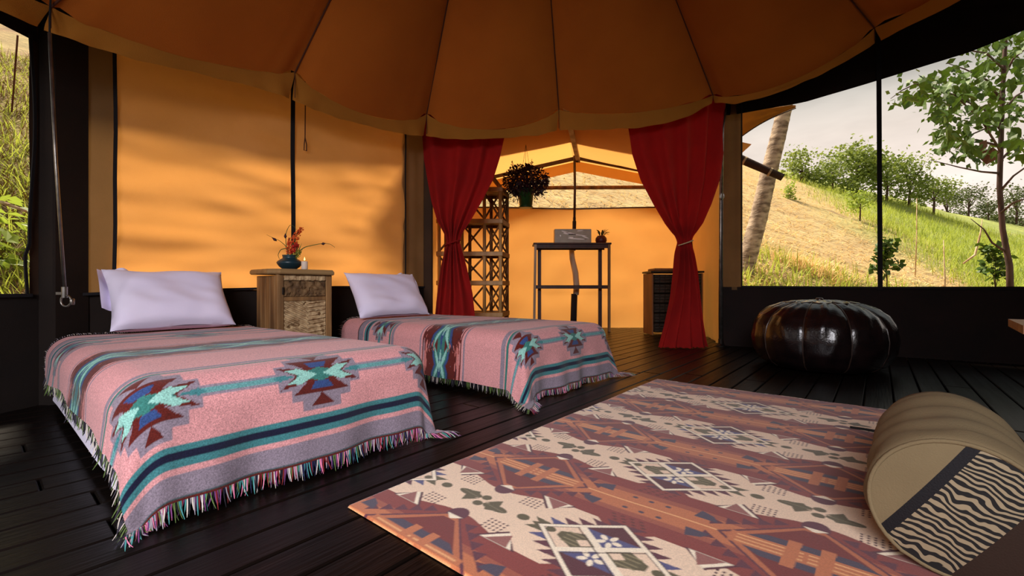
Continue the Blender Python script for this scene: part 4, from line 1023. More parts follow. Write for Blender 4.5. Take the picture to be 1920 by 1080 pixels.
# ================================================================== pouf
pf = thing('pouf', 'black glossy leather pouf with stitched panels under the wide window', 'pouf', (2.40, 3.46, 0))
NP = 10; R0, HP = .455, .47
def pouf_r(s):      # profile: s 0 (top rim circle) .. 1 (floor)
    return [(.17, .512), (.25, .498), (.33, .462), (.40, .405), (.445, .33), (.46, .24), (.45, .15), (.41, .06), (.34, .012), (.2, .004)]
PR = pouf_r(0)
def prof(s):
    f = s*(len(PR)-1); i = min(int(f), len(PR)-2); t = f-i
    return PR[i][0]*(1-t)+PR[i+1][0]*t, PR[i][1]*(1-t)+PR[i+1][1]*t
for k in range(NP):
    a0 = 2*PI*k/NP+.12; P = np.zeros((34, 18, 3))
    for j in range(34):
        s = j/33; r_, z = prof(s)
        for i in range(18):
            t = i/17; a = a0 + 2*PI/NP*t; bul = (math.sin(PI*t)**.6)*.030*math.sin(PI*min(1, s*1.1+.05)); wr = .010*n3(a*7, s*6, k)*math.sin(PI*t) + .006*math.sin((t-.5)*22+s*9)*math.exp(-s*4)*math.sin(PI*t)
            P[j, i] = ((r_+bul*.7+wr)*math.cos(a), (r_+bul*.7+wr)*math.sin(a), z + bul*.45*(z > .3) + wr*.6)
    grid_obj('side_panel', P, M['leather'], pf)
    mb = MB(); mb.tube([Vector((prof(s)[0]*math.cos(a0), prof(s)[0]*math.sin(a0), prof(s)[1]+.002)) for s in np.linspace(0, .95, 20)], .0055, 6); mb.build('piping', M['leather_seam'], pf, True)
    P = np.zeros((10, 12, 3))
    for j in range(10):
        for i in range(12):
            t = i/11; s = j/9; a = a0 + 2*PI/NP*t; r_ = .012+(.19-.012)*s + .06*math.sin(PI*t)*s; P[j, i] = (r_*math.cos(a), r_*math.sin(a), (.530-.016*s-.012*s*s)+.014*math.sin(PI*t)*s*(1-s*.4) + .006*n3(a*5, s*5))
    grid_obj('top_petal', P, M['leather'], pf)
    e = [Vector((((.19+.06*math.sin(PI*t))*math.cos(a0+2*PI/NP*t)), ((.19+.06*math.sin(PI*t))*math.sin(a0+2*PI/NP*t)), .516-.012*math.sin(PI*t))) for t in np.linspace(0, 1, 10)]
    mb = MB(); mb.tube(e, .005, 6); mb.build('piping', M['leather_seam'], pf, True)
mb = MB(); mb.lathe([(.0, .546), (.018, .544), (.026, .536), (.026, .522)], 16); mb.build('button', M['leather_seam'], pf, True)

# ================================================================== rug
RU0, RV1, RLU, RLT = .668, 1.154, 2.262, 1.55
def rug_pattern(p):
    CR, WH, FLD, FLD2, ORA, ORL, DK, PUR, OLV, BLU, RED = (238, 210, 180), (248, 234, 206), (134, 66, 58), (122, 58, 52), (192, 116, 76), (232, 172, 116), (74, 66, 82), (96, 50, 62), (96, 88, 62), (84, 84, 126), (118, 48, 44)
    per, tp_ = .53, .757
    for k in range(-1, 6):
        s0 = per*k
        p.rect(s0-.075, s0+.075, -1, 3, (158, 86, 66)); p.rect(s0-.052, s0+.052, -1, 3, ORA); p.rect(s0-.003, s0+.003, -1, 3, ORL)
    for k in range(-1, 5):
        sc = .265+per*k
        for j in range(-1, 4):
            tf, td = .272+tp_*j, .272+tp_*j+.3785
            # cream field between two diamonds with stepped edges
            hw = lambda q: float(np.interp(abs(q), (0, .05, .17, .19, .30, .40), (.085, .09, .128, .134, .134, .05)))
            qs = np.linspace(-.40, .40, 41)
            p.poly([(sc+hw(q), tf+q) for q in qs] + [(sc-hw(q), tf+q) for q in qs[::-1]], CR)
    for k in range(-1, 6):
        s0 = per*k
        for j in range(-1, 4):
            tl = .274+tp_*j
            # lozenge with teeth outside, stripes and cross bars inside
            HX = lambda a, b: [(s0, tl-b), (s0+a, tl-.022), (s0+a, tl+.022), (s0, tl+b), (s0-a, tl+.022), (s0-a, tl-.022)]
            for sg in (-1, 1):
                for sd in (-1, 1):
                    for i in range(5):
                        f = i/5; x = .03+.122*f; q = .205-.165*f
                        p.poly([(s0+sg*(x-.012), tl+sd*(q+.012)), (s0+sg*(x+.026), tl+sd*(q+.016)), (s0+sg*(x+.014), tl+sd*(q-.020))], PUR)
                p.ell(s0+sg*.164, tl, .036, .032, PUR)
            p.poly(HX(.154, .194), PUR); p.poly(HX(.148, .182), (184, 108, 72)); p.poly(HX(.134, .156), RED)
            for sg in (-1, 1):
                p.poly([(s0+sg*.157, tl-.028), (s0+sg*.157, tl+.028), (s0+sg*.138, tl+.004), (s0+sg*.138, tl-.004)], WH)
                p.poly([(s0+sg*.026, tl-.135), (s0+sg*.055, tl-.09), (s0+sg*.055, tl+.09), (s0+sg*.026, tl+.135)], DK)
                p.poly([(s0+sg*.034, tl-.20), (s0+sg*.034, tl-.26), (s0+sg*.075, tl-.25), (s0+sg*.06, tl-.215)], DK)
                p.poly([(s0+sg*.034, tl+.20), (s0+sg*.034, tl+.26), (s0+sg*.075, tl+.25), (s0+sg*.06, tl+.215)], DK)
            p.rect(s0-.028, s0+.028, tl-.165, tl+.165, ORA)
            for x in (-.016, 0, .016): p.rect(s0+x-.0028, s0+x+.0028, tl-.15, tl-.01, ORL); p.rect(s0+x-.0028, s0+x+.0028, tl+.0, tl+.15, ORL)
            for q in (-.033, .033): p.poly([(s0-.062, tl+q-.016), (s0+.062, tl+q-.012), (s0+.062, tl+q+.016), (s0-.062, tl+q+.012)], ORA)
            for q in (-.08, .08):
                pass
            # small dark marks on the plain orange stretch, brown ticks beside it
            for i in range(3):
                for sg in (-1, 1): p.ell(s0+sg*.036, tl+.3785+(i-1)*.048, .006, .009, (74, 62, 78), n=8)
            for sg in (-1, 1):
                for a in range(4):
                    for b in range(4): p.ell(s0+sg*(.088+a*.013), tl+.3785-.055+b*.026+a*.008, .0036, .007, (98, 46, 44), n=7)
    for k in range(-1, 5):
        sc = .265+per*k
        for j in range(-1, 4):
            tf, td = .272+tp_*j, .272+tp_*j+.3785
            # flower: two pairs of leaves and two buds
            for sg in (-1, 1):
                p.ell(sc-sg*.012, tf+sg*.058, .016, .044, OLV); p.poly([(sc, tf+sg*.016), (sc+sg*.034, tf+sg*.052), (sc-sg*.002, tf+sg*.066)], OLV); p.poly([(sc, tf+sg*.014), (sc-sg*.036, tf+sg*.040), (sc-sg*.024, tf+sg*.072)], OLV)
                p.line((sc-sg*.006, tf+sg*.02), (sc-sg*.016, tf+sg*.092), .003, (126, 118, 90))
                p.ell(sc+sg*.020, tf, .014, .016, OLV)
                p.ell(sc, tf+sg*.150, .015, .019, OLV)
            # grids of dashes and corner marks
            for sx in (-1, 1):
                for st_ in (-1, 1):
                    for a in range(4):
                        for b in range(5):
                            p.poly([(sc+sx*(.060+a*.013)-.0035, tf+st_*(.092+b*.0135)-.004), (sc+sx*(.060+a*.013)+.0035, tf+st_*(.092+b*.0135)-.001), (sc+sx*(.060+a*.013)+.0025, tf+st_*(.092+b*.0135)+.004), (sc+sx*(.060+a*.013)-.0045, tf+st_*(.092+b*.0135)+.002)], (78, 38, 52))
                    c0 = (sc+sx*.078, tf+st_*.168)
                    for o_, col in ((0, (86, 44, 54)), (.007, WH), (.018, (150, 96, 88))):
                        p.poly([(c0[0]+sx*o_*.5, c0[1]+st_*o_), (sc+sx*(.140-o_*.2), c0[1]-st_*(.058-o_*1.5)), (sc+sx*(.140-o_*.2), c0[1]+st_*(.064-o_*1.5))], col)
            # toothed diamond
            A = np.array((.138, .178)); Bv = np.array((-.138, .178)); tip = np.array((sc, td-.178))
            Q = lambda a, b: tuple(tip + A*a + Bv*b)
            for sd in range(4):
                for i in range(6):
                    f0, f1, fm_ = i/6+.01, (i+1)/6-.01, (i+.5)/6
                    col = OLV if i == 0 else (BLU if i == 1 and k % 2 == 0 else PUR)
                    if sd == 0: pts = [Q(f0, -.01), Q(f1, -.01), Q(fm_-.06, -.17)]
                    elif sd == 1: pts = [Q(-.01, f0), Q(-.01, f1), Q(-.17, fm_-.06)]
                    elif sd == 2: pts = [Q(1-f0, 1.01), Q(1-f1, 1.01), Q(1-fm_+.06, 1.17)]
                    else: pts = [Q(1.01, 1-f0), Q(1.01, 1-f1), Q(1.17, 1-fm_+.06)]
                    p.poly(pts, col)
            p.poly([Q(-.06, -.06), Q(.04, -.04), Q(-.04, .04)], OLV)
            p.poly([Q(-.01, -.01), Q(1.01, -.01), Q(1.01, 1.01), Q(-.01, 1.01)], (70, 44, 40))
            p.poly([Q(.0, .0), Q(1, .0), Q(1, 1), Q(.0, 1)], WH)
            p.poly([Q(.05, .05), Q(.95, .05), Q(.95, .95), Q(.05, .95)], (74, 44, 46))
            # tip fields cream with a striped olive arrow, side fields blue and plum with a white flower
            p.poly([Q(.06, .06), Q(.46, .06), Q(.46, .46), Q(.06, .46)], CR); p.poly([Q(.94, .94), Q(.54, .94), Q(.54, .54), Q(.94, .54)], CR)
            for m in (0, 1):
                R_ = (lambda a, b: Q(a, b)) if m == 0 else (lambda a, b: Q(1-a, 1-b))
                p.poly([R_(.14, .22), R_(.22, .14), R_(.46, .20), R_(.46, .46), R_(.20, .46)], OLV)
                for o_ in (-.08, -.03, .03, .08): p.line(R_(.23+o_, .23-o_), R_(.36+o_, .36-o_), .004, (140, 130, 96))
                p.poly([R_(.32, .32), R_(.44, .32), R_(.44, .44), R_(.32, .44)], CR)
                p.ell(*R_(.11, .11), .012, .014, OLV)
                R2 = (lambda a, b: Q(a, b)) if m == 0 else (lambda a, b: Q(b, a))
                p.poly([R2(.54, .06), R2(.94, .06), R2(.94, .46), R2(.54, .46)], (88, 42, 50)); p.poly([R2(.54, .06), R2(.94, .46), R2(.54, .46)], BLU)
                cx, cy = R2(.66, .34)
                for a in range(5):
                    an = a*2*PI/5+.3; p.ell(cx+.017*math.cos(an), cy+.021*math.sin(an), .0075, .013, WH, a=an-PI/2, n=10)
            p.poly([Q(.46, .03), Q(.54, .03), Q(.54, .97), Q(.46, .97)], WH); p.poly([Q(.03, .46), Q(.97, .46), Q(.97, .54), Q(.03, .54)], WH)
            p.line(Q(.44, .05), Q(.44, .95), .003, (70, 52, 46)); p.line(Q(.05, .56), Q(.95, .56), .003, (70, 52, 46))
def make_rug():
    res = .0030; nx, ny = int(RLU/res), int(RLT/res)
    p = Painter(0, RLU, 0, RLT, nx*2, ny*2, (134, 60, 54)); rug_pattern(p)
    c = (p.c[0::2, 0::2]+p.c[1::2, 0::2]+p.c[0::2, 1::2]+p.c[1::2, 1::2])/4
    r = np.random.RandomState(2); c = np.clip(c*(1+.10*(r.rand(ny, nx, 1)-.5)), 0, 1)
    s = np.linspace(0, RLU, nx); t = np.linspace(0, RLT, ny); Sg, Tg = np.meshgrid(s, t)
    u = RU0+Sg; v = RV1-Tg; P = np.zeros((ny, nx, 3)); P[..., 0] = u*SU-v*CU; P[..., 1] = u*CU+v*SU
    P[..., 2] = .007 + .0012*np.sin(Sg*7+Tg*3) + .0008*np.sin(Tg*19)
    P[0, :, 2] = P[-1, :, 2] = .0012; P[:, 0, 2] = P[:, -1, 2] = .0012
    o = grid_obj('rug', P, attr_mat('printed_rug', 'dye', .92, bump=.3, bscale=420, speckle=.10, sscale=260), None, attr=('dye', c))
    tag(o, 'large flat rug with maroon, cream and orange diamond bands on the dark floor', 'rug')
make_rug()

# ================================================================== bolster
bc = Vector((.93, .925, .0)); ax = Vector((.55, .61, 0)).normalized(); sd = Vector((ax.y, -ax.x, 0)); RB, LB = .152, .60
bo = thing('bolster', 'round khaki bolster cushion with a zebra striped end panel lying on the rug', 'cushion', (bc.x, bc.y, .008))
def bp_(r, a, l): return ax*l + sd*(r*math.cos(a)) + Vector((0, 0, RB-.006 + r*math.sin(a)*(1.0 if math.sin(a) > -.86 else .97)))
prof_b = [(.140, -.004), (.149, .004), (.153, .02)] + [(RB+.002*math.sin(l*30), l) for l in np.linspace(.05, LB-.05, 28)] + [(.148, LB-.02), (.13, LB-.004), (.06, LB), (.001, LB)]
P = np.zeros((len(prof_b), 72, 3))
for j, (r_, l) in enumerate(prof_b):
    for i in range(72):
        a = 2*PI*i/72; rr_ = r_ + (.0055*math.sin(l*46+2.5*n3(a*1.2, l*3)) + .005*n3(a*2, l*9, 4))*(1 if .02 < l < LB-.03 else 0)
        P[j, i] = bp_(rr_, a, l)
grid_obj('cover', P, M['bolster'], bo, closed_u=True)
# end disc cut by two chords: khaki, zebra, brown
def disc_part(name, m, lo, hi, ang, dome=.016):
    n = 30; P = np.zeros((n, n, 3)); ca, sa = math.cos(ang), math.sin(ang)
    for j in range(n):
        d = lo+(hi-lo)*j/(n-1); h_ = math.sqrt(max(1e-6, .143**2-d*d))
        for i in range(n):
            e = -h_+2*h_*i/(n-1); x = d*ca - e*sa; z = d*sa + e*ca; rr_ = math.hypot(x, z)
            q = ax*(-.004-dome*(1-(rr_/.143)**2)) + sd*x + Vector((0, 0, RB-.006+z)); P[j, i] = q
    return grid_obj(name, P, m, bo)
zm = bpy.data.materials.new('zebra_stripe_cloth'); zm.use_nodes = True
def zebra():
    nt = zm.node_tree; N = nt.nodes.new; L = nt.links.new; b = nt.nodes['Principled BSDF']; b.inputs['Roughness'].default_value = .9
    tc = N('ShaderNodeTexCoord'); mp = N('ShaderNodeMapping'); mp.inputs['Rotation'].default_value = (.5, -.75, 0); L(tc.outputs['Object'], mp.inputs[0])
    wv = N('ShaderNodeTexWave'); wv.bands_direction = 'Z'; wv.inputs['Scale'].default_value = 34; wv.inputs['Distortion'].default_value = 11; wv.inputs['Detail'].default_value = 2; wv.inputs['Detail Scale'].default_value = .55; L(mp.outputs[0], wv.inputs[0])
    rp = N('ShaderNodeValToRGB'); rp.color_ramp.elements[0].position = .5; rp.color_ramp.elements[1].position = .58; rp.color_ramp.elements[0].color = (*lin(20, 18, 18), 1); rp.color_ramp.elements[1].color = (*lin(150, 134, 106), 1); L(wv.outputs[0], rp.inputs[0]); L(rp.outputs[0], b.inputs['Base Color'])
zebra()
EA = math.radians(-33)
disc_part('end_panel', M['bolster'], -.142, -.066, EA); disc_part('black_band', M['webbing'], -.066, -.046, EA); disc_part('zebra_panel', zm, -.046, .064, EA); disc_part('dark_end_panel', M['bolster_dark'], .064, .142, EA)
mb = MB(); mb.tube([bp_(.144, a, -.003) for a in np.linspace(0, 2*PI, 49)], .005, 6, cap=False); mb.build('end_piping', M['bolster'], bo, True)
stp = [Vector((*fl_[:2], .0095)) for fl_ in ((at(1594, 806, .62*FOC/266)), (at(1622, 810, .62*FOC/270)), (at(1662, 817, .62*FOC/277)), (at(1700, 822, .62*FOC/282)))]
mb = MB()
for a, b in zip(stp, stp[1:]): mb.beam(a-Vector((bc.x, bc.y, .008))+Vector((0, 0, .003)), b-Vector((bc.x, bc.y, .008))+Vector((0, 0, .003)), .022, .004)
mb.build('strap', M['webbing'], bo)

# ================================================================== side table at the right edge
ta = Vector((1.925, 1.72, 0)); ty = Vector((-.69, -.72, 0)).normalized(); tx = Vector((ty.y*-1, ty.x, 0)); tx = Vector((.72, -.69, 0)).normalized()
st_ = thing('side_table', 'honey brown wooden table whose corner shows beyond the bolster', 'table', (ta.x, ta.y, 0))
def tq(a, b, z): return tx*a + ty*b + Vector((0, 0, z))
TLX, TLY = .9, .42
for k in range(3):
    w0, w1 = TLY*k/3+.002, TLY*(k+1)/3-.002
    mb = MB(); v = [tq(a, b, z) for z in (.472, .500) for a, b in ((0, w0), (TLX, w0), (TLX, w1), (0, w1))]; mb.add(v, [(3, 2, 1, 0), (4, 5, 6, 7), (0, 1, 5, 4), (1, 2, 6, 5), (2, 3, 7, 6), (3, 0, 4, 7)]); mb.build('top_board', M['desk_wood'], st_)
for a in (.22, TLX-.08):
    for b in (.06, TLY-.06):
        mb = MB(); mb.beam(tq(a, b, 0), tq(a, b, .472), .04, .04, up=tx); mb.build('leg', M['wood_dark'], st_)

# ================================================================== outdoors
def ground_at(px, py, Y): return at(px, py, Y)
def leaf_mesh(name, l, w, fold=.15, lobes=False):
    me = bpy.data.meshes.new(name)
    if lobes: v = [(0, 0, 0), (-w*.5, l*.28, .02*l), (-w*.28, l*.5, .01*l), (-w*.46, l*.68, .03*l), (0, l, -.10*l), (w*.46, l*.68, .03*l), (w*.28, l*.5, .01*l), (w*.5, l*.28, .02*l), (0, l*.45, -.06*l)]
    else: v = [(0, 0, 0), (-w*.42, l*.25, .02*l), (-w*.5, l*.5, .03*l), (-w*.3, l*.78, 0), (0, l, -.14*l), (w*.3, l*.78, 0), (w*.5, l*.5, .03*l), (w*.42, l*.25, .02*l), (0, l*.45, -.05*l)]
    me.from_pydata(v, [], [(8, i, i+1) for i in range(7)] + [(8, 7, 0)]); me.materials.append(M['leaf_sap']); me.update(); return me
LM = [leaf_mesh('leaf', .26, .15), leaf_mesh('leaf', .22, .13), leaf_mesh('leaf', .28, .18, lobes=True)]

# sapling close outside the wide window
SY = 8.2
sb = Vector((*at(1897, 545, SY)[:2], 0)); sb.z = hill(sb.x, sb.y)-.05
sap = thing('sapling_tree', 'slender young tree with broad drooping leaves just outside the wide window', 'tree', sb)
tr = [sb - sb, Vector(at(1893, 500, SY))-sb, Vector(at(1880, 430, SY))-sb, Vector(at(1874, 350, SY))-sb, Vector(at(1877, 260, SY))-sb, Vector(at(1880, 170, SY))-sb, Vector(at(1886, 60, SY))-sb, Vector(at(1890, -20, SY))-sb]
mb = MB(); mb.tube(tr, [.06, .048, .042, .039, .037, .034, .028, .02], 10); mb.build('trunk', M['bark'], sap, True)
q = random.Random(21)
BR = [((1877, 285), (1840, 225), (1790, 178), (1735, 160)), ((1878, 245), (1845, 205), (1800, 185), (1760, 200)), ((1878, 275), (1830, 262), (1790, 270), (1752, 288)), ((1879, 190), (1850, 150), (1810, 130), (1775, 118)),
      ((1880, 150), (1900, 110), (1925, 90), (1950, 70)), ((1879, 210), (1905, 180), (1930, 165), (1960, 150)), ((1877, 300), (1905, 270), (1930, 255), (1965, 240)), ((1876, 325), (1840, 322), (1800, 314), (1745, 300)), ((1735, 160), (1715, 158), (1690, 170), (1670, 185)),
      ((1874, 360), (1900, 330), (1935, 305), (1970, 290)), ((1882, 130), (1850, 100), (1820, 95), (1790, 100)), ((1878, 235), (1850, 240), (1815, 255), (1795, 280)), ((1882, 470), (1860, 455), (1845, 430), (1820, 410)), ((1876, 400), (1900, 380), (1925, 372), (1950, 360))]
for bi, b in enumerate(BR):
    dy = q.uniform(-.9, .9); pts = [Vector(at(x, y, SY + dy*(i/3)))-sb for i, (x, y) in enumerate(b)]
    mb = MB(); mb.tube(pts, [.022, .016, .011, .005], 6); mb.build('branch', M['bark'], sap, True)
spots = [(1700, 185), (1722, 160), (1742, 150), (1760, 175), (1750, 190), (1780, 160), (1795, 135), (1810, 170), (1790, 190), (1825, 150), (1830, 190), (1850, 125), (1865, 165), (1880, 105), (1905, 85), (1915, 110), (1905, 140), (1890, 190),
         (1860, 200), (1775, 215), (1762, 205), (1800, 215), (1850, 222), (1893, 205), (1790, 255), (1778, 246), (1840, 285), (1862, 285), (1800, 275), (1915, 285), (1908, 258), (1770, 262), (1815, 240), (1895, 225), (1860, 80), (1900, 60), (1840, 105), (1925, 150), (1935, 200), (1930, 60), (1820, 275), (1785, 178), (1770, 140), (1740, 175), (1855, 150)]
nl = 0
for (px, py) in spots:
    for k in range(7):
        if nl >= 290: break
        x = px+q.gauss(0, 12); y = py+q.gauss(0, 10); p = Vector(at(x, y, SY+q.uniform(-1.0, 1.0)))-sb
        o = bpy.data.objects.new('leaf', LM[q.randrange(3)]); link(o, sap); o.location = p; s_ = q.uniform(.6, 1.05); o.scale = (s_, s_, s_)
        o.rotation_euler = (q.uniform(-1.5, -.5), q.uniform(-.5, .5), q.uniform(-PI, PI)); nl += 1
mb = MB(); q2 = random.Random(77)
for k in range(900):
    px, py = q2.choice(spots); p = Vector(at(px+q2.gauss(0, 17), py+q2.gauss(0, 14), SY+q2.uniform(-1.1, 1.1)))-sb; l = q2.uniform(.08, .17)
    d = Vector((q2.uniform(-1, 1), q2.uniform(-1, 1), q2.uniform(-1.2, .2))).normalized(); s_ = d.cross(Vector((q2.uniform(-1, 1), q2.uniform(-1, 1), .4))).normalized()*l*.3
    mb.add([p, p+d*l*.45-s_, p+d*l, p+d*l*.45+s_], [(0, 1, 2), (0, 2, 3)])
o = mb.build('small_leaves', M['leaf_sap'], sap); o['kind'] = 'stuff'
dm = leaf_mesh('dead_leaf', .30, .24, lobes=True); dm.materials.clear(); dm.materials.append(mat('withered_brown_leaf', lin(92, 56, 40), .8))
for px, py, rz in ((1850, 262, .3), (1838, 272, 1.0), (1862, 276, -.5)):
    o = bpy.data.objects.new('dead_leaf', dm); link(o, sap); o.location = Vector(at(px, py, SY-.3))-sb; o.rotation_euler = (-1.2, .2, rz)

def bush(name, label, px, py, Y, wpx, hpx, m, seed, group=None, trunk=True, n=1500, ls=None, cat='tree', below=None):
    c = Vector(at(px, py, Y)); w = wpx/FOC*Y/2; h = hpx/FOC*Y/2; gz = hill(c.x, c.y)
    if below is not None: gz = c.z - below
    t = thing(name, label, cat, (c.x, c.y, gz), 0, group); q = random.Random(seed); mb = MB(); base_z = c.z-gz
    nb = 16; blobs = [Vector((q.uniform(-.7, .7)*w, q.uniform(-.5, .5)*w, base_z+q.uniform(-1.0, .6)*h)) for _ in range(nb)]
    ls_ = ls or max(.10, w*.11)
    for k in range(n):
        b = blobs[k % nb]; p = Vector((q.gauss(0, .23)*w, q.gauss(0, .23)*w, q.gauss(0, .22)*h)); cc = b+p; l = ls_*q.uniform(.6, 1.4)
        d = Vector((q.uniform(-1, 1), q.uniform(-1, 1), q.uniform(-.7, .5))).normalized(); s_ = d.cross(Vector((q.uniform(-1, 1), q.uniform(-1, 1), q.uniform(-1, 1)))).normalized()*l*.35
        mb.add([cc, cc+d*l*.5-s_, cc+d*l, cc+d*l*.5+s_], [(0, 1, 2, 3)])
    o = mb.build('foliage', m, t); o['kind'] = 'stuff'
    if trunk:
        mb = MB(); mb.tube([(0, 0, -.15), (.05*w, 0, base_z*.5), (.0, 0, base_z)], [w*.06, w*.045, w*.02], 7); mb.build('trunk', M['bark'], t, True)
        for b in blobs[:5]:
            mb = MB(); mb.tube([(0.02*w, 0, base_z*.55), b*.5+Vector((0, 0, base_z*.3)), b], [w*.025, w*.018, w*.006], 5); mb.build('branch', M['bark'], t, True)
    return t
RG = 'trees along the hill crest'
bush('crest_tree', 'broad bushy crest tree right behind the palm trunk', 1502, 306, 31, 96, 64, M['leaf_tree'], 31, RG)
bush('crest_tree', 'small low crest tree right of the bushy one behind the palm', 1560, 322, 31.5, 74, 52, M['leaf_tree'], 32, RG)
bush('crest_tree', 'widest crest tree left of the window strap', 1606, 314, 32, 116, 84, M['leaf_tree'], 33, RG, n=2200)
bush('crest_tree', 'crest tree partly hidden by the window strap', 1662, 322, 32, 84, 84, M['leaf_tree'], 34, RG)
bush('crest_tree', 'tall dark crest tree right of the window strap', 1704, 330, 32, 88, 88, M['leaf_tree'], 35, RG, n=2000)
bush('crest_tree', 'low crest tree at the right end of the row', 1750, 352, 32, 76, 54, M['leaf_tree'], 36, RG)
FG = 'dark trees on the farther slope'
for i, (px, py, w, h, lab) in enumerate(((1775, 372, 60, 34, 'dark tree on the farther slope nearest the crest row'), (1815, 366, 64, 44, 'rounded dark tree left of the young tree trunk'), (1852, 380, 60, 40, 'dark tree just left of the young tree trunk'),
                                 (1905, 370, 70, 50, 'dark tree on the farther slope right of the young tree trunk'), (1800, 398, 70, 36, 'lower dark tree below the rounded one on the farther slope'), (1862, 412, 76, 34, 'lowest dark tree crossing the young tree trunk'), (1915, 408, 64, 36, 'low dark tree at the window edge of the farther slope'))):
    bush('slope_tree', lab, px, py, 46+i*.7, w, h, M['leaf_tree_far'], 50+i, FG, below=3.2, n=800)
# shrubs and small plants on the slope
bush('shrub', 'light green shrub under the rail end beside the palm trunk', 1482, 352, 21, 26, 56, M['leaf_light'], 71, None, n=420, cat='shrub')
bush('shrub', 'round light green shrub on the mown slope edge', 1612, 374, 20, 52, 40, M['leaf_light'], 72, None, n=520, cat='shrub')
bush('shrub', 'leafy small shrub beside the window strap', 1662, 474, 9.0, 42, 64, M['leaf_sap'], 73, None, n=260, ls=.12, cat='shrub')
bush('shrub', 'small dark shrub at the foot of the young tree', 1866, 482, 9.6, 34, 62, M['leaf_sap'], 74, None, n=170, ls=.13, cat='shrub')
bush('shrub', 'bright shrub on the slope seen through the annex gable', 1128, 322, 17, 16, 34, M['leaf_light'], 75, None, n=260, cat='shrub')
bush('shrub', 'pale low shrub on the slope below the annex rail', 1150, 372, 14, 34, 14, M['leaf_light'], 76, None, n=200, cat='shrub')

# leaning palm trunk
pbse = Vector(at(1392, 528, 9.2)); pbse.z = hill(pbse.x, pbse.y)-.1
pm = thing('palm_trunk', 'leaning grey ringed palm trunk outside the window', 'tree', pbse)
pts = [Vector((0, 0, 0)), Vector(at(1400, 490, 9.2))-pbse, Vector(at(1422, 410, 9.2))-pbse, Vector(at(1440, 330, 9.2))-pbse, Vector(at(1458, 260, 9.2))-pbse, Vector(at(1474, 190, 9.2))-pbse, Vector(at(1486, 90, 9.2))-pbse]
fine = []; rr_ = []
for i in range(len(pts)-1):
    for k in range(16):
        f = k/16; fine.append(pts[i].lerp(pts[i+1], f)); s_ = i+f; rr_.append((.185-.010*s_)*(1+.035*((k % 4) == 0)))
mb = MB(); mb.tube(fine, rr_, 18); mb.build('stem', M['palm_bark'], pm, True)

# timber rail sticking out of the annex frame
lg = thing('timber_rail', 'dark rough timber pole end poking out past the tent corner', 'pole', at(1372, 291, 5.6))
l0 = Vector(at(1372, 291, 5.6)); mb = MB(); a, b, c = Vector((-.25, 0, .06)), Vector(at(1420, 312, 5.5))-l0, Vector(at(1468, 333, 5.4))-l0
mb.tube([a, (0, 0, 0), b, b.lerp(c, .5), c], [.05, .055, .047, .044, .043], 10); mb.build('log', M['log'], lg, True)
for f in (.25, .75): mb = MB(); p = b*(f*2) if f < .5 else b.lerp(c, f*2-1); d = (c-b).normalized(); mb.tube([p-d*.012, p+d*.012], .053, 10); mb.build('binding', M['rope'], lg)

# loose canvas flap of the annex eave outside the window
f0 = Vector(at(1380, 240, 5.6)); P = np.zeros((14, 24, 3))
flp = thing('canvas_flap', 'slack tan canvas flap of the annex eave beside the palm trunk', 'canvas', f0)
for j in range(14):
    for i in range(24):
        t = i/23; s_ = j/13; top = Vector(at(1372, 208, 5.8)).lerp(Vector(at(1492, 197, 5.1)), t); bot = Vector(at(1372, 270, 5.9)).lerp(Vector(at(1492, 203, 5.1)), t); bot.z += .05*math.sin(PI*t)
        P[j, i] = top.lerp(bot, s_) + Vector((0, .015*n3(t*5, s_*4), .0)) - f0
grid_obj('sheet', P, M['canvas_valance'], flp)
mb = MB(); mb.tube([Vector(P[13, i]) for i in range(24)], .007, 5); mb.build('hem', M['canvas_brown'], flp)

# guy line outside the left window
gl = MB(); gl.tube([at(33, 66, 3.3), at(22, 210, 3.6)], .006, 5); tag(gl.build('guy_rope', M['seam']), 'thin dark guy rope slanting outside the left window', 'rope')

# twigs and stakes on the slope
for i, (a, b, Y, lab) in enumerate((((1771, 528), (1769, 450), 9.4, 'thin bare stake standing on the slope between strap and young tree'), ((1716, 440), (1719, 372), 13, 'tall dry stalk on the slope right of the strap'))):
    p0 = Vector(at(*a, Y)); p0.z = hill(p0.x, p0.y); p1 = Vector(at(*b, Y)); t = thing('dry_stake', lab, 'stick', p0)
    mb = MB(); mb.tube([(0, 0, -.05), (p1-p0)*.5+Vector((.02, 0, 0)), p1-p0], [.016, .013, .008], 6); mb.build('stem', M['twig'], t, True)
t = thing('fallen_branch', 'pale curved fallen branch on the green slope', 'branch', at(1845, 470, 11)); o0 = Vector(at(1845, 470, 11))
mb = MB(); mb.tube([Vector(at(1806, 494, 11))-o0, Vector(at(1828, 478, 11))-o0, Vector(at(1838, 440, 11))-o0, Vector(at(1842, 410, 11))-o0], [.018, .026, .018, .006], 6); mb.build('limb', M['twig'], t, True)
t = thing('fallen_branch', 'pale dry branch lying in the scrub outside the left window', 'branch', at(20, 385, 4.2)); o0 = Vector(at(20, 385, 4.2))
mb = MB(); mb.tube([Vector(at(-60, 370, 4.4))-o0, Vector(at(0, 378, 4.2))-o0, Vector(at(48, 396, 4.1))-o0], [.02, .018, .012], 6); mb.build('limb', M['twig'], t, True)
fr_ = thing('fern_clump', 'bright green leafy clump in the scrub outside the left window', 'plant', (-5.2, 3.9, hill(-5.2, 3.9)))
leafy('foliage', fr_, M['leaf_light'], 420, (0, 0, .45), .75, .7, .5, .16, 77)
# heap of cut straw near the window
hp_ = Vector(at(1520, 505, 10.5)); hp_.z = hill(hp_.x, hp_.y)

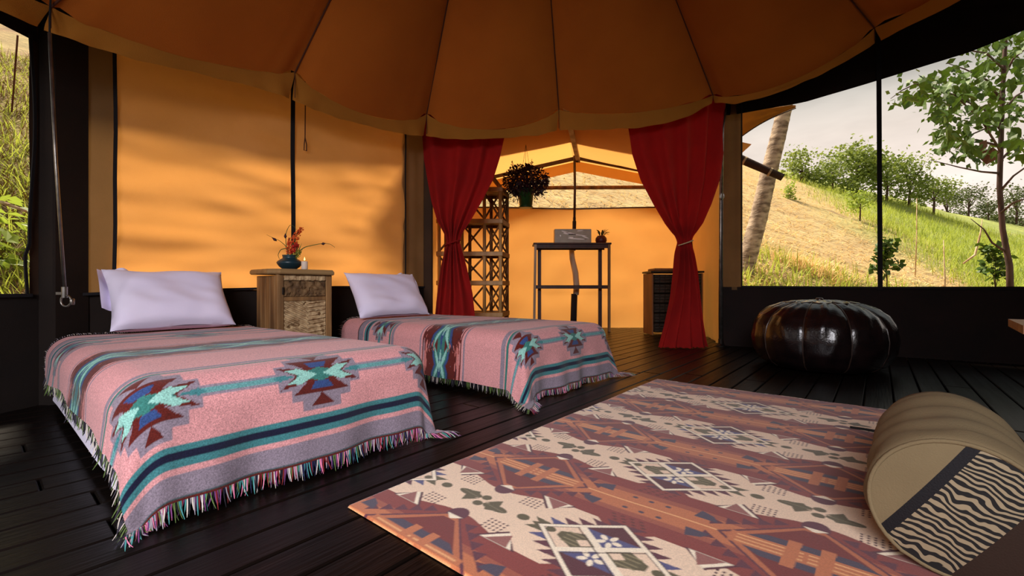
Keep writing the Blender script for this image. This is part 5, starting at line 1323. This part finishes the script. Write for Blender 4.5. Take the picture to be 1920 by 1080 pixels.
def blades(name, m, N, region, lmin, lmax, wd, lie, seed, ok=None):
    q = random.Random(seed); V = []; F = []; n = 0; tries = 0
    while n < N and tries < N*12:
        tries += 1; x, y = region(q)
        if ok is not None and not ok(x, y, q): continue
        z = hill(x, y); l = q.uniform(lmin, lmax); a = q.uniform(0, 2*PI); el = q.uniform(*lie)
        d = Vector((math.cos(a)*math.cos(el), math.sin(a)*math.cos(el), math.sin(el))); s_ = Vector((-math.sin(a), math.cos(a), 0))*wd*q.uniform(.6, 1.3)
        p = Vector((x, y, z-.01)); md = p+d*l*.55; tp = p+d*l+Vector((0, 0, -l*.25*math.cos(el))); tp.z = max(tp.z, z+.005); k = len(V)
        V += [p-s_, p+s_, md+s_*.7, md-s_*.7, tp]; F += [(k, k+1, k+2, k+3), (k+3, k+2, k+4)]; n += 1
    me = bpy.data.meshes.new(name); me.from_pydata([tuple(v) for v in V], [], F); me.materials.append(m); o = bpy.data.objects.new(name, me); link(o)
    return tag(o, kind='stuff')
def right_reg(q):
    Y = 7.5 + 26*q.random()**1.6; r = q.uniform(.50, 1.20); return r*Y, Y
def annex_reg(q):
    Y = 8 + 16*q.random()**1.3; r = q.uniform(-.08, .36); return r*Y, Y
def left_reg(q):
    Y = 2.2 + 9*q.random()**1.5; r = q.uniform(-1.30, -1.02); return r*Y, Y
notgreen = lambda x, y, q: green_side(x, y) < q.uniform(-1, 1.5)
isgreen = lambda x, y, q: green_side(x, y) > q.uniform(-1.5, 1) or (y < 11 and q.random() < .25)
o = blades('cut_straw', M['grass_dry'], 16000, right_reg, .18, .5, .010, (.02, .45), 101, notgreen); o['label'] = 'pale cut straw lying over the mown slope'
o = blades('dry_grass', M['grass_dry'], 5000, annex_reg, .18, .45, .010, (.02, .5), 102); o['label'] = 'pale dry grass on the slope behind the annex'
o = blades('slope_grass', M['grass_green'], 16000, right_reg, .18, .55, .012, (.7, 1.5), 103, isgreen); o['label'] = 'bright green grass on the upper slope'
outl = lambda x, y, q: x < -3.1
o = blades('scrub_grass', M['grass_green'], 3600, left_reg, .12, .45, .007, (.3, 1.4), 104, outl); o['label'] = 'tangled green scrub grass outside the left window'
o = blades('scrub_straw', M['scrub_stem'], 7500, left_reg, .15, .5, .005, (.02, .9), 105, outl); o['label'] = 'dry tangled stems outside the left window'
q = random.Random(9)
def heap_reg(qq):
    a = qq.uniform(0, 2*PI); r_ = .7*qq.random(); return hp_.x+r_*math.cos(a)*1.3, hp_.y+r_*math.sin(a)
o = blades('straw_heap', M['grass_dry'], 700, heap_reg, .25, .6, .010, (.2, 1.0), 106); o['label'] = 'low tousled heap of cut straw near the wide window'
